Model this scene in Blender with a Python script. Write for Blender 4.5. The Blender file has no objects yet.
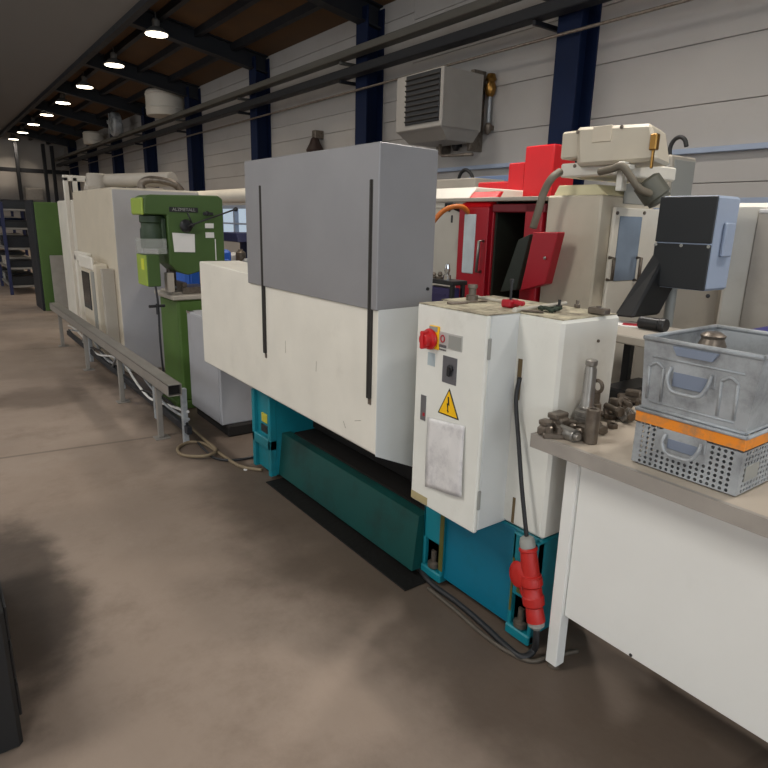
import bpy, bmesh, math, random
from mathutils import Vector, Matrix
random.seed(7)
sc = bpy.context.scene
COL = sc.collection
# ------------------------------------------------------------------ camera
FPX, PITCH, ROLL, YAW, EYE = 615.15, .258029, -.024815, .637223, 1.65
_f = Vector((math.sin(YAW)*math.cos(PITCH), math.cos(YAW)*math.cos(PITCH), -math.sin(PITCH)))
_r = Vector((math.cos(YAW), -math.sin(YAW), 0))
_d = _f.cross(_r)
RR = math.cos(ROLL)*_r + math.sin(ROLL)*_d
DD = -math.sin(ROLL)*_r + math.cos(ROLL)*_d
CAMP = Vector((0, 0, EYE))
cd = bpy.data.cameras.new('camera'); cam = bpy.data.objects.new('camera', cd); COL.objects.link(cam)
cd.sensor_width = 36; cd.lens = FPX/768*36; cd.clip_start = .05; cd.clip_end = 200
cam.matrix_world = Matrix(((RR.x, -DD.x, -_f.x, 0), (RR.y, -DD.y, -_f.y, 0), (RR.z, -DD.z, -_f.z, EYE), (0, 0, 0, 1)))
sc.camera = cam
sc.view_settings.view_transform = 'Standard'; sc.view_settings.look = 'None'
sc.view_settings.gamma = 1; sc.view_settings.use_curve_mapping = False
sc.view_settings.exposure = -.9

def U(x, y, **k):
    """survey helper: the world point seen at photo pixel (x, y) on a known plane X=, Y= or Z="""
    d = RR*(x-384) + DD*(y-384) + _f*FPX
    (ax, v), = k.items(); i = 'XYZ'.index(ax)
    return CAMP + d*((v-CAMP[i])/d[i])

# ------------------------------------------------------------------ materials
def lin(c):
    return tuple(((v/255)/12.92 if v/255 <= .04045 else ((v/255+.055)/1.055)**2.4) for v in c)
MATS = {}
def M(name, rgb, rough=.5, metal=0., var=.07, scale=5., dirt=None, amt=.3, dscale=3., bump=0., spec=.5, emit=0.):
    if name in MATS: return MATS[name]
    m = bpy.data.materials.new(name); m.use_nodes = True
    nt = m.node_tree; N = nt.nodes; L = nt.links
    b = N['Principled BSDF']; b.inputs['Metallic'].default_value = metal
    b.inputs['Specular IOR Level'].default_value = spec
    tc = N.new('ShaderNodeTexCoord')
    n1 = N.new('ShaderNodeTexNoise'); n1.inputs['Scale'].default_value = scale; n1.inputs['Detail'].default_value = 6
    L.new(tc.outputs['Object'], n1.inputs['Vector'])
    c = lin(rgb)
    mx = N.new('ShaderNodeMix'); mx.data_type = 'RGBA'
    mx.inputs['A'].default_value = (*[max(0, v*(1-var*2)) for v in c], 1)
    mx.inputs['B'].default_value = (*[min(1, v*(1+var)) for v in c], 1)
    L.new(n1.outputs['Fac'], mx.inputs['Factor'])
    out = mx.outputs['Result']
    if dirt:
        n2 = N.new('ShaderNodeTexNoise'); n2.inputs['Scale'].default_value = dscale; n2.inputs['Detail'].default_value = 9
        n2.inputs['Roughness'].default_value = .7
        L.new(tc.outputs['Object'], n2.inputs['Vector'])
        rp = N.new('ShaderNodeMapRange'); rp.inputs['From Min'].default_value = .62-amt*.35; rp.inputs['From Max'].default_value = .85-amt*.3
        rp.inputs['To Max'].default_value = min(1, amt*2)
        L.new(n2.outputs['Fac'], rp.inputs['Value'])
        m2 = N.new('ShaderNodeMix'); m2.data_type = 'RGBA'; m2.inputs['B'].default_value = (*lin(dirt), 1)
        L.new(rp.outputs['Result'], m2.inputs['Factor']); L.new(out, m2.inputs['A']); out = m2.outputs['Result']
    L.new(out, b.inputs['Base Color'])
    r = N.new('ShaderNodeMapRange'); r.inputs['To Min'].default_value = max(.03, rough-.08); r.inputs['To Max'].default_value = min(1, rough+.08)
    L.new(n1.outputs['Fac'], r.inputs['Value']); L.new(r.outputs['Result'], b.inputs['Roughness'])
    if bump:
        bp = N.new('ShaderNodeBump'); bp.inputs['Strength'].default_value = bump; bp.inputs['Distance'].default_value = .01
        n3 = N.new('ShaderNodeTexNoise'); n3.inputs['Scale'].default_value = scale*8
        L.new(tc.outputs['Object'], n3.inputs['Vector']); L.new(n3.outputs['Fac'], bp.inputs['Height']); L.new(bp.outputs['Normal'], b.inputs['Normal'])
    if emit:
        b.inputs['Emission Color'].default_value = (*c, 1); b.inputs['Emission Strength'].default_value = emit
    MATS[name] = m; return m

cream = M('cream_paint', (226, 221, 209), .45, dirt=(150, 138, 118), amt=.12)
white = M('white_paint', (226, 225, 217), .42, dirt=(140, 128, 108), amt=.14)
whiteg = M('white_grey_paint', (214, 216, 214), .42, dirt=(140, 135, 125), amt=.1)
benchw = M('bench_white', (230, 229, 224), .4, var=.03, dirt=(160, 155, 140), amt=.08)
dirtytop = M('grimy_cream_top', (205, 196, 168), .6, dirt=(62, 50, 38), amt=.62, dscale=9)
doorgrey = M('grey_sheet_steel', (147, 146, 148), .4, metal=.25, var=.1, scale=3)
teal = M('teal_paint', (14, 122, 136), .45, dirt=(40, 70, 60), amt=.3)
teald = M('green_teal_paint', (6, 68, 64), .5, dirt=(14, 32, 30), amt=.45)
rustrun = M('rust_streak', (92, 88, 34), .7, var=.2)
black = M('black_rubber', (20, 20, 21), .6)
blackp = M('black_plastic', (28, 28, 30), .4)
darkslot = M('dark_slot', (44, 40, 36), .7, var=.2)
oil = M('oily_black_mat', (17, 15, 13), .7, var=.3, bump=.3, spec=.25)
grime = M('black_grime', (24, 19, 16), .85, var=.3, scale=12)
steel = M('machined_steel', (150, 146, 140), .3, metal=.7, var=.12, scale=20)
dsteel = M('dark_tool_steel', (124, 114, 103), .38, metal=.55, var=.25, scale=30, dirt=(70, 56, 44), amt=.4, dscale=20)
galv = M('galvanised_steel', (176, 180, 183), .5, metal=.2, var=.12, scale=14, dirt=(118, 120, 122), amt=.6, dscale=7)
galvl = M('galvanised_rail', (150, 145, 138), .48, metal=.4, var=.14, scale=8)
edge = M('bench_edge_steel', (166, 159, 151), .4, metal=.15, var=.14, scale=9)
btop = M('bench_top_lino', (186, 174, 158), .55, var=.1, dirt=(124, 112, 98), amt=.3)
orange = M('orange_paint', (236, 140, 34), .5, dirt=(150, 120, 90), amt=.45, dscale=16)
red = M('red_paint', (206, 14, 26), .4, var=.08)
redd = M('deep_red_paint', (170, 14, 34), .42, var=.08)
redplug = M('red_plug_plastic', (184, 34, 28), .42, var=.06)
greyp = M('grey_plastic', (150, 150, 144), .5)
yellow = M('yellow_sign', (245, 190, 12), .5, var=.03)
gdark = M('drill_green', (66, 92, 42), .45, var=.1)
glight = M('drill_light_green', (146, 168, 66), .45, var=.08)
gpanel = M('green_panel_paint', (74, 104, 42), .55, var=.1)
gdeep = M('dark_green_paint', (34, 54, 30), .5)
greyblue = M('grey_cabinet_paint', (164, 164, 168), .5, dirt=(120, 115, 110), amt=.18)
paper = M('paper', (222, 220, 216), .8, var=.04, scale=12)
plastic_sleeve = M('clear_sleeve_paper', (224, 221, 219), .22, var=.12, scale=10, dirt=(164, 160, 164), amt=.5, dscale=6)
navy = M('navy_column_paint', (11, 26, 56), .65, var=.12, spec=.2)
navyd = M('dark_navy_steel', (18, 21, 28), .6, var=.2)
blue = M('blue_paint', (30, 92, 190), .5)
rackblue = M('rack_blue', (26, 34, 76), .5)
wallm = M('wall_plank_paint', (170, 166, 162), .75, var=.06, scale=2.0, dirt=(150, 138, 124), amt=.2, dscale=1.2)
wallback = M('wall_joint_dark', (124, 116, 108), .9)
deck = M('brown_roof_deck', (92, 66, 38), .8, var=.25, scale=2)
greyceil = M('grey_ceiling_panel', (128, 126, 124), .85, var=.04, scale=1)
frosted = M('frosted_glass_panel', (206, 214, 218), .18, var=.12, scale=9)
dglass = M('dark_glass', (40, 44, 48), .12, var=.1)
beige = M('beige_machine_paint', (206, 196, 177), .45, dirt=(150, 138, 118), amt=.14)
tan = M('grey_beige_paint', (172, 164, 152), .5, dirt=(130, 120, 108), amt=.2)
concon = M('console_dark_grey', (27, 30, 33), .5, var=.05)
conlight = M('console_light_grey', (150, 162, 182), .5, var=.04)
orangehose = M('orange_hose', (190, 104, 34), .5)
greyhose = M('grey_ribbed_hose', (112, 104, 90), .6)
violet = M('violet_box', (58, 50, 96), .5)
cablebeige = M('beige_cable', (128, 112, 88), .6)
cabledark = M('dark_cable', (36, 36, 38), .5)
brass = M('brass', (150, 112, 58), .3, metal=.9)
lens = M('lamp_lens', (255, 240, 212), .4, emit=14)
lampbody = M('lamp_housing', (120, 118, 114), .5)
skyl = M('skylight_panel', (235, 242, 250), .6, emit=1.6)
chrome = M('chrome', (210, 210, 210), .12, metal=1, var=.03)
drummat = M('white_duct_paint', (206, 200, 188), .5)
darkgreenint = M('machine_inside_dark', (40, 46, 38), .5, var=.2)

hazy = bpy.data.materials.new('hazy_clear_plastic'); hazy.use_nodes = True
_b = hazy.node_tree.nodes['Principled BSDF']; _b.inputs['Alpha'].default_value = .35; _b.inputs['Roughness'].default_value = .25; _b.inputs['Base Color'].default_value = (.5, .52, .48, 1)
def floor_material():
    m = bpy.data.materials.new('worn_concrete_floor'); m.use_nodes = True
    nt = m.node_tree; N = nt.nodes; L = nt.links; b = N['Principled BSDF']
    tc = N.new('ShaderNodeTexCoord')
    def noise(s, det=6, ro=.55):
        n = N.new('ShaderNodeTexNoise'); n.inputs['Scale'].default_value = s; n.inputs['Detail'].default_value = det; n.inputs['Roughness'].default_value = ro
        L.new(tc.outputs['Object'], n.inputs['Vector']); return n.outputs['Fac']
    def mix(fac, a, bcol):
        x = N.new('ShaderNodeMix'); x.data_type = 'RGBA'
        if isinstance(fac, float): x.inputs['Factor'].default_value = fac
        else: L.new(fac, x.inputs['Factor'])
        for s, v in (('A', a), ('B', bcol)):
            if isinstance(v, tuple): x.inputs[s].default_value = (*lin(v), 1)
            else: L.new(v, x.inputs[s])
        return x.outputs['Result']
    def rng(v, a, b_, lo=0., hi=1.):
        r = N.new('ShaderNodeMapRange'); r.interpolation_type = 'SMOOTHSTEP'
        r.inputs['From Min'].default_value = a; r.inputs['From Max'].default_value = b_; r.inputs['To Min'].default_value = lo; r.inputs['To Max'].default_value = hi
        L.new(v, r.inputs['Value']); return r.outputs['Result']
    def math_(op, a, b_):
        x = N.new('ShaderNodeMath'); x.operation = op
        for i, v in enumerate((a, b_)):
            if isinstance(v, (int, float)): x.inputs[i].default_value = v
            else: L.new(v, x.inputs[i])
        return x.outputs[0]
    base = mix(rng(noise(.55, 5), .35, .65), (142, 126, 113), (166, 149, 135))
    base = mix(rng(noise(2.2, 8, .65), .42, .72, 0, .55), base, (112, 96, 83))
    base = mix(rng(noise(16, 8, .7), .5, .75, 0, .3), base, (160, 145, 130))
    sep = N.new('ShaderNodeSeparateXYZ'); L.new(tc.outputs['Object'], sep.inputs[0])
    X, Y = sep.outputs[0], sep.outputs[1]
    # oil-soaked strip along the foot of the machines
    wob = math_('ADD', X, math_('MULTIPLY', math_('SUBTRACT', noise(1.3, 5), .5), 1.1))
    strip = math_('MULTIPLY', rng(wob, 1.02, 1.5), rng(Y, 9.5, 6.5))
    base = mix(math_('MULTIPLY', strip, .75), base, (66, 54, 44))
    # wet oil patch in the aisle, and shade painted beside the tool chest
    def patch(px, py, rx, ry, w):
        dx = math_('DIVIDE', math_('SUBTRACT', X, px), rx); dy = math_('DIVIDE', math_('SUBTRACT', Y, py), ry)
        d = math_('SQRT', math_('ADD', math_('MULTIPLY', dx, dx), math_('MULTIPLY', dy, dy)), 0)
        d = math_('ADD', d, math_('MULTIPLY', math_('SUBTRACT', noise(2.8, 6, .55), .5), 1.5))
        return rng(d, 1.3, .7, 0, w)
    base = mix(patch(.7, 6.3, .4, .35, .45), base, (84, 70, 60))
    base = mix(patch(.1, 2.9, .26, .75, .75), base, (52, 44, 39))  # shade of the tool chest, put into the floor colour
    base = mix(patch(1.3, 2.75, .12, .3, .2), base, (60, 48, 40))
    base = mix(patch(.45, 4.6, .3, .2, .25), base, (160, 146, 134))
    # floor joints
    jd = math_('ABSOLUTE', math_('SUBTRACT', math_('FRACT', math_('DIVIDE', math_('ADD', Y, math_('MULTIPLY', X, .12)), 4.0), 0), .2), 0)
    base = mix(rng(jd, .006, .002, 0, .45), base, (74, 62, 54))
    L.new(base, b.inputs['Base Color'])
    L.new(rng(noise(1.7, 6), .3, .7, .42, .7), b.inputs['Roughness'])
    b.inputs['Specular IOR Level'].default_value = .35
    bp = N.new('ShaderNodeBump'); bp.inputs['Strength'].default_value = .12; bp.inputs['Distance'].default_value = .01
    L.new(noise(30, 6), bp.inputs['Height']); L.new(bp.outputs['Normal'], b.inputs['Normal'])
    return m

# ------------------------------------------------------------------ mesh helpers
class MB:
    def __init__(s): s.bm = bmesh.new(); s.mi = 0
    def _merge(s, t):
        for f in t.faces: f.material_index = s.mi
        me = bpy.data.meshes.new('tmp'); t.to_mesh(me); t.free(); s.bm.from_mesh(me); bpy.data.meshes.remove(me)
    def mat(s, i): s.mi = i; return s
    def box(s, x0, x1, y0, y1, z0, z1, bev=.004, rot=None, piv=None, seg=1):
        t = bmesh.new(); bmesh.ops.create_cube(t, size=1)
        a = Vector(((x0+x1)/2, (y0+y1)/2, (z0+z1)/2)); d = (abs(x1-x0), abs(y1-y0), abs(z1-z0))
        for v in t.verts: v.co = Vector((v.co.x*d[0], v.co.y*d[1], v.co.z*d[2])) + a
        bev = min(bev, min(d)*.4)
        if bev > 0: bmesh.ops.bevel(t, geom=t.edges[:], offset=bev, segments=seg, affect='EDGES', profile=.5)
        if rot is not None:
            p = Vector(piv) if piv is not None else a
            for v in t.verts: v.co = rot @ (v.co-p) + p
        s._merge(t); return s
    def prism(s, pts, axis, a0, a1, bev=0.):
        """pts: polygon in the two other axes (in X,Y,Z order), extruded along axis"""
        t = bmesh.new(); i = 'XYZ'.index(axis)
        def mk(p, a):
            q = list(p); q.insert(i, a); return t.verts.new(q)
        A = [mk(p, a0) for p in pts]; B = [mk(p, a1) for p in pts]; n = len(pts)
        t.faces.new(A); t.faces.new(B[::-1])
        for k in range(n): t.faces.new((A[k], B[k], B[(k+1) % n], A[(k+1) % n]))
        bmesh.ops.recalc_face_normals(t, faces=t.faces[:])
        if bev: bmesh.ops.bevel(t, geom=t.edges[:], offset=bev, segments=1, affect='EDGES', profile=.5)
        s._merge(t); return s
    def hexa(s, P, bev=0.):
        """8 corners: bottom loop 0-3, top loop 4-7"""
        t = bmesh.new(); v = [t.verts.new(p) for p in P]
        for f in ((0, 1, 2, 3), (4, 5, 6, 7), (0, 1, 5, 4), (1, 2, 6, 5), (2, 3, 7, 6), (3, 0, 4, 7)): t.faces.new([v[k] for k in f])
        bmesh.ops.recalc_face_normals(t, faces=t.faces[:])
        if bev: bmesh.ops.bevel(t, geom=t.edges[:], offset=bev, segments=1, affect='EDGES', profile=.5)
        s._merge(t); return s
    def tube(s, pts, r, n=10, smooth=True, cap=True, steps=6):
        P = [Vector(p) for p in pts]
        if smooth and len(P) > 2:
            Q = []
            for i in range(len(P)-1):
                p0, p1, p2, p3 = P[max(i-1, 0)], P[i], P[i+1], P[min(i+2, len(P)-1)]
                for k in range(steps):
                    u = k/steps
                    Q.append(.5*((2*p1)+(-p0+p2)*u+(2*p0-5*p1+4*p2-p3)*u*u+(-p0+3*p1-3*p2+p3)*u**3))
            Q.append(P[-1]); P = Q
        t = bmesh.new(); rings = []; up = None
        for i, p in enumerate(P):
            d = (P[min(i+1, len(P)-1)]-P[max(i-1, 0)]).normalized()
            if up is None: up = d.orthogonal().normalized()
            up = (up-d*up.dot(d)).normalized(); w = d.cross(up)
            rr = r(i/(len(P)-1)) if callable(r) else r
            rings.append([t.verts.new(p+(up*math.cos(a)+w*math.sin(a))*rr) for a in (2*math.pi*k/n for k in range(n))])
        for A, B in zip(rings, rings[1:]):
            for k in range(n): t.faces.new((A[k], A[(k+1) % n], B[(k+1) % n], B[k])).smooth = True
        if cap: t.faces.new(rings[0][::-1]); t.faces.new(rings[-1])
        s._merge(t); return s
    def lathe(s, prof, c=(0, 0, 0), axis=(0, 0, 1), n=24):
        """prof: (radius, height) pairs along axis from c"""
        t = bmesh.new(); ax = Vector(axis).normalized(); u = ax.orthogonal().normalized(); w = ax.cross(u); c = Vector(c); rings = []
        for r, h in prof:
            rings.append([t.verts.new(c+ax*h+(u*math.cos(a)+w*math.sin(a))*max(r, 1e-4)) for a in (2*math.pi*k/n for k in range(n))])
        for i, (A, B) in enumerate(zip(rings, rings[1:])):
            for k in range(n): t.faces.new((A[k], A[(k+1) % n], B[(k+1) % n], B[k]))
        t.faces.new(rings[0][::-1]); t.faces.new(rings[-1])
        bmesh.ops.recalc_face_normals(t, faces=t.faces[:])
        # smooth only the gentle edges
        for f in t.faces: f.smooth = len(f.verts) == 4
        sharp = [e for e in t.edges if len(e.link_faces) == 2 and e.calc_face_angle(0) > .6]
        bmesh.ops.split_edges(t, edges=sharp)
        s._merge(t); return s
    def cyl(s, p0, p1, r, n=20, r1=None, ch=0.):
        p0 = Vector(p0); p1 = Vector(p1); h = (p1-p0).length; r1 = r if r1 is None else r1
        ch = ch or min(r, r1, h)*.12
        return s.lathe([(r-ch, 0), (r, ch), (r1, h-ch), (r1-ch, h)], p0, p1-p0, n)
    def faces(s, verts, faces):
        t = bmesh.new(); v = [t.verts.new(p) for p in verts]
        for f in faces: t.faces.new([v[k] for k in f])
        s._merge(t); return s
    def build(s, name, mats, parent=None, origin=None, solid=None):
        me = bpy.data.meshes.new(name)
        if not isinstance(mats, (list, tuple)): mats = [mats]
        for m in mats: me.materials.append(m)
        off = BASE.get(parent.name) if parent is not None else origin
        if off is None:
            off = Vector((0, 0, 0))
        for v in s.bm.verts: v.co -= off
        s.bm.to_mesh(me); s.bm.free()
        o = bpy.data.objects.new(name, me); COL.objects.link(o)
        if parent is not None: o.parent = parent; BASE[o.name] = off
        else: o.location = off; BASE[o.name] = Vector(off)
        if solid:
            md = o.modifiers.new('sheet', 'SOLIDIFY'); md.thickness = solid; md.offset = 0
        return o
BASE = {}
def tag(o, label, cat, group=None, kind=None):
    o['label'] = label; o['category'] = cat
    if group: o['group'] = group
    if kind: o['kind'] = kind
    return o
def thing(name, label, cat, base, group=None):
    o = bpy.data.objects.new(name, None); COL.objects.link(o); o.location = base; o.empty_display_size = .1
    BASE[o.name] = Vector(base); return tag(o, label, cat, group)
def solo(name, mb, mats, label, cat, group=None, solid=None):
    vs = [v.co for v in mb.bm.verts]
    org = Vector(((min(v.x for v in vs)+max(v.x for v in vs))/2, (min(v.y for v in vs)+max(v.y for v in vs))/2, min(v.z for v in vs)))
    return tag(mb.build(name, mats, origin=org, solid=solid), label, cat, group)
def struct(name, mb, mats):
    o = mb.build(name, mats); o['kind'] = 'structure'; return o
def copy_tree(o, loc=None, label=None, parent=None):
    c = o.copy(); COL.objects.link(c)
    if parent is not None: c.parent = parent
    if loc is not None: c.location = loc
    if label: c['label'] = label
    for ch in list(o.children): copy_tree(ch, parent=c)
    return c
def lettering(txt, size, mat, parent, mw, name='lettering'):
    cu = bpy.data.curves.new(name, 'FONT'); cu.body = txt; cu.size = size; cu.extrude = .0006; cu.align_x = 'CENTER'; cu.align_y = 'CENTER'
    cu.materials.append(mat); o = bpy.data.objects.new(name, cu); COL.objects.link(o); o.parent = parent
    me = bpy.data.meshes.new_from_object(o.evaluated_get(bpy.context.evaluated_depsgraph_get())); bpy.data.objects.remove(o)
    o = bpy.data.objects.new(name, me); COL.objects.link(o); o.parent = parent
    mw = mw.copy(); mw.translation -= BASE[parent.name]; o.matrix_local = mw; return o
def frame_mx(right, up, loc):
    r = Vector(right).normalized(); u = Vector(up).normalized(); n = r.cross(u)
    return Matrix(((r.x, u.x, n.x, loc[0]), (r.y, u.y, n.y, loc[1]), (r.z, u.z, n.z, loc[2]), (0, 0, 0, 1)))
def RX(a): return Matrix.Rotation(a, 3, 'X')
def RY(a): return Matrix.Rotation(a, 3, 'Y')
def RZ(a): return Matrix.Rotation(a, 3, 'Z')

# ================================================================== SETTING
XW, XL, YB, YF = 6.0, -9.0, -9.0, 34.0
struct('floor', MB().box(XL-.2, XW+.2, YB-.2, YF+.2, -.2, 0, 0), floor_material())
def zroof(x): return 4.43 + .167*(6-x)
COLY = [-6.9, -3.05, .78, 4.62, 8.45, 12.3, 16.1, 19.9, 23.7, 27.5, 31.3]
# right wall: plinth, planks, window band
w = MB(); w.mat(0).box(XW, XW+.25, YB, YF, 0, 1.12, 0)
w.mat(1).box(XW+.03, XW+.25, YB, YF, 1.93, 4.95, 0); w.mat(0)
def plank(y0, y1, zs):
    for z0, z1 in zip(zs, zs[1:]): w.box(XW-.005, XW+.1, y0, y1, z0+.003, z1-.003, .004)
plank(YB, 7.6, [1.93, 2.07, 2.36, 2.77, 3.3, 3.85, 4.4, 4.9])
plank(7.6, YF, [1.93, 2.02, 2.3, 2.57, 2.85, 3.12, 3.4, 3.67, 3.95, 4.22, 4.5, 4.9])
struct('wall_right', w, [wallm, wallback])
for i, (y0, y1) in enumerate(zip(COLY, COLY[1:])):
    a, b = y0+.02, y1-.02
    fr = MB()
    n = 4; st = (b-a)/n
    for k in range(n+1): fr.box(XW-.01, XW+.1, a+k*st-.035, a+k*st+.035, 1.12, 1.93, .005)
    fr.box(XW-.02, XW+.1, a, b, 1.12, 1.2, .005); fr.box(XW-.02, XW+.1, a, b, 1.86, 1.935, .005); fr.box(XW, XW+.08, a, b, 1.5, 1.54, .004)
    wf = struct('window_%d' % (i+1), fr, conlight)
    for k in range(n):
        MB().box(XW+.04, XW+.052, a+k*st+.03, a+(k+1)*st-.03, 1.2, 1.86, 0).build('pane', None or MATS.get('window_glass') or (lambda: None)() or frosted, wf)
for i, y in enumerate(COLY):
    c = MB(); hw = .15
    c.box(5.68, 5.705, y-hw, y+hw, 0, 4.7, .003).box(5.705, 5.985, y-.01, y+.01, 0, 4.7, 0).box(5.97, 5.995, y-hw, y+hw, 0, 4.7, .003)
    c.box(5.64, 5.995, y-.2, y+.2, 0, .025, .003)
    struct('column', c, navy)
struct('trim_1', MB().box(5.93, 5.995, .78+.16, 4.62-.16, 2.335, 2.385, .004).box(5.93, 5.995, 4.62+.16, 8.45-.16, 2.335, 2.385, .004), conlight)
# far wall with a strip door, steel posts and a crossbeam
fw = MB()
fw.prism([(XL, 0), (XW+.2, 0), (XW+.2, 4.95), (XL, 4.95+.167*15)], 'Y', YF, YF+.2)
struct('wall_far', fw, wallm)
ft = MB()
for x in (.3, 3.9, 5.0, 5.35): ft.box(x-.07, x+.07, YF-.75, YF-.6, 0, zroof(x)+.1, .01)
ft.box(XL, XW, YF-.62, YF-.45, 3.42, 3.6, .01)
struct('trim_2', ft, navyd)
struct('wall_left', MB().box(XL-.2, XL, YB, YF, 0, 8, 0), wallm)
struct('wall_back', MB().box(XL, XW+.2, YB-.2, YB, 0, 8, 0), wallm)
# roof: brown deck on dark rafters near the wall, grey panels further in
XE = 3.25
dk = MB(); dk.hexa([(XE, YB, zroof(XE)+.32), (XW+.3, YB, zroof(XW+.3)+.32), (XW+.3, YF, zroof(XW+.3)+.32), (XE, YF, zroof(XE)+.32),
                    (XE, YB, zroof(XE)+.5), (XW+.3, YB, zroof(XW+.3)+.5), (XW+.3, YF, zroof(XW+.3)+.5), (XE, YF, zroof(XE)+.5)])
struct('ceiling', dk, deck)
gp = MB(); gp.hexa([(XL-.2, YB, zroof(XL)), (XE, YB, zroof(XE)), (XE, YF, zroof(XE)), (XL-.2, YF, zroof(XL)),
                    (XL-.2, YB, zroof(XL)+.5), (XE, YB, zroof(XE)+.5), (XE, YF, zroof(XE)+.5), (XL-.2, YF, zroof(XL)+.5)])
struct('ceiling_panel', gp, greyceil)
struct('ceiling_beam', MB().hexa([(XE-.02, YB, zroof(XE)-.1), (XE+.1, YB, zroof(XE)-.1), (XE+.1, YF, zroof(XE)-.1), (XE-.02, YF, zroof(XE)-.1),
                    (XE-.02, YB, zroof(XE)+.33), (XE+.1, YB, zroof(XE)+.33), (XE+.1, YF, zroof(XE)+.33), (XE-.02, YF, zroof(XE)+.33)]), navyd)
for y in COLY:
    r = MB()
    for dz0, dz1, h in ((0, .025, .1), (.025, .3, .012), (.3, .32, .1)):
        r.hexa([(XE, y-h, zroof(XE)+dz0), (XW, y-h, zroof(XW)+dz0), (XW, y+h, zroof(XW)+dz0), (XE, y+h, zroof(XE)+dz0),
                (XE, y-h, zroof(XE)+dz1), (XW, y-h, zroof(XW)+dz1), (XW, y+h, zroof(XW)+dz1), (XE, y+h, zroof(XE)+dz1)])
    struct('rafter_beam', r, navyd)
pu = MB()
for x in (3.9, 4.6, 5.3): pu.box(x-.05, x+.05, YB, YF, zroof(x)+.2, zroof(x)+.33, 0)
struct('purlin_beam', pu, navyd)
# rooflight panels in the grey ceiling, over the aisle
SKY = [(-6.5, -1.5), (.5, 5.5), (7.5, 12.5), (14.5, 19.5)]
for i, (y0, y1) in enumerate(SKY):
    x0, x1 = -2.2, -1.0
    s = MB(); s.hexa([(x0, y0, zroof(x0)-.03), (x1, y0, zroof(x1)-.03), (x1, y1, zroof(x1)-.03), (x0, y1, zroof(x0)-.03),
                      (x0, y0, zroof(x0)+.05), (x1, y0, zroof(x1)+.05), (x1, y1, zroof(x1)+.05), (x0, y1, zroof(x0)+.05)])
    struct('window_%d' % (20+i), s, skyl)

# ------------------------------------------------------------------ roof lamps, trays, wall fittings
def lamp():
    r = thing('ceiling_lamp', 'round high-bay ceiling lamp glowing under the dark roof', 'lamp', (3.83, 33.0, 4.76), 'row of ceiling lamps along the hall')
    MB().lathe([(.06, .1), (.07, .22), (.05, .25)], (3.83, 33, 4.76), n=16).cyl((3.83, 33, 4.98), (3.83, 33, 5.15), .012, 8).build('housing', lampbody, r)
    MB().lathe([(.2, 0), (.205, .02), (.12, .09), (.07, .12), (.06, .12)], (3.83, 33, 4.76), n=20).build('reflector', lampbody, r)
    MB().lathe([(.02, -.015), (.19, -.012), (.19, .004)], (3.83, 33, 4.76), n=20).build('lens', lens, r)
    return r
LY = [33.0, 30.0, 27.0, 24.1, 21.2, 18.2, 15.2, 12.2, 9.2, 6.2, 3.2, .2, -2.8]  # last two are unseen lamps added to light the mills' end faces
lamp0 = lamp()
for y in LY[1:]: copy_tree(lamp0, (3.83, y, 4.76))
for y in LY:
    ld = bpy.data.lights.new('lamp_light', 'AREA'); ld.shape = 'DISK'; ld.size = .36; ld.energy = 45 if y > 4 else 80; ld.spread = math.radians(115); ld.color = (1, .85, .68) if y > 8 else (1, .94, .87)
    lo = bpy.data.objects.new('lamp_light', ld); COL.objects.link(lo); lo.location = (3.83, y, 4.735)
t = MB(); t.box(5.42, 5.6, -2, YF-.8, 4.0, 4.1, .01)
for y in COLY[2:]: t.box(5.5, 5.99, y+.3, y+.34, 3.95, 4.0, .004)
solo('cable_duct', t, M('duct_dark_grey', (84, 82, 76), .5), 'long grey cable duct running high along the right wall', 'cable duct')
t = MB(); t.box(5.45, 5.62, -2, YF-.8, 3.74, 3.86, .01)
for y in COLY[2:]: t.box(5.5, 5.99, y+.3, y+.34, 3.69, 3.74, .004)
solo('cable_tray', t, navyd, 'dark steel cable tray just below the grey cable duct', 'cable tray')
solo('wall_pipe', MB().tube([(5.6, -2, 3.56), (5.6, 33, 3.56)], .016, smooth=False), dsteel, 'thin pipe crossing in front of the blue columns', 'pipe')
def drum(name, x, y, z0, z1, r, label):
    d = MB().lathe([(r*.96, 0), (r, .03), (r, z1-z0-.08), (r*.9, z1-z0-.03), (r*.5, z1-z0)], (x, y, z0), n=32)
    for k in (.25, .75): d.lathe([(r+.002, 0), (r+.012, .01), (r+.012, .03), (r+.002, .04)], (x, y, z0+(z1-z0)*k), n=32)
    return solo(name, d, drummat, label, 'ventilation drum')
drum('ventilation_drum', 5.42, 16.95, 4.1, 4.72, .46, 'large pale round ventilation drum above the cable duct')
drum('ventilation_drum', 5.5, 25.5, 4.1, 4.55, .34, 'small far pinkish ventilation drum above the cable duct')
fan = MB(); fan.lathe([(.34, 0), (.36, .02), (.36, .2), (.3, .26)], (5.5, 21.8, 4.4), axis=(-1, 0, 0), n=24)
for k in range(5):
    a = k*2*math.pi/5; fan.box(5.2, 5.22, 21.8-.05, 21.8+.05, 4.4+.05, 4.4+.3, .004, rot=RX(a), piv=(5.2, 21.8, 4.4))
fan.box(5.48, 5.6, 21.75, 21.85, 4.08, 4.45, .01)
solo('wall_fan', fan, galv, 'round wall fan sitting on the cable duct between the two drums', 'fan')

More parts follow.
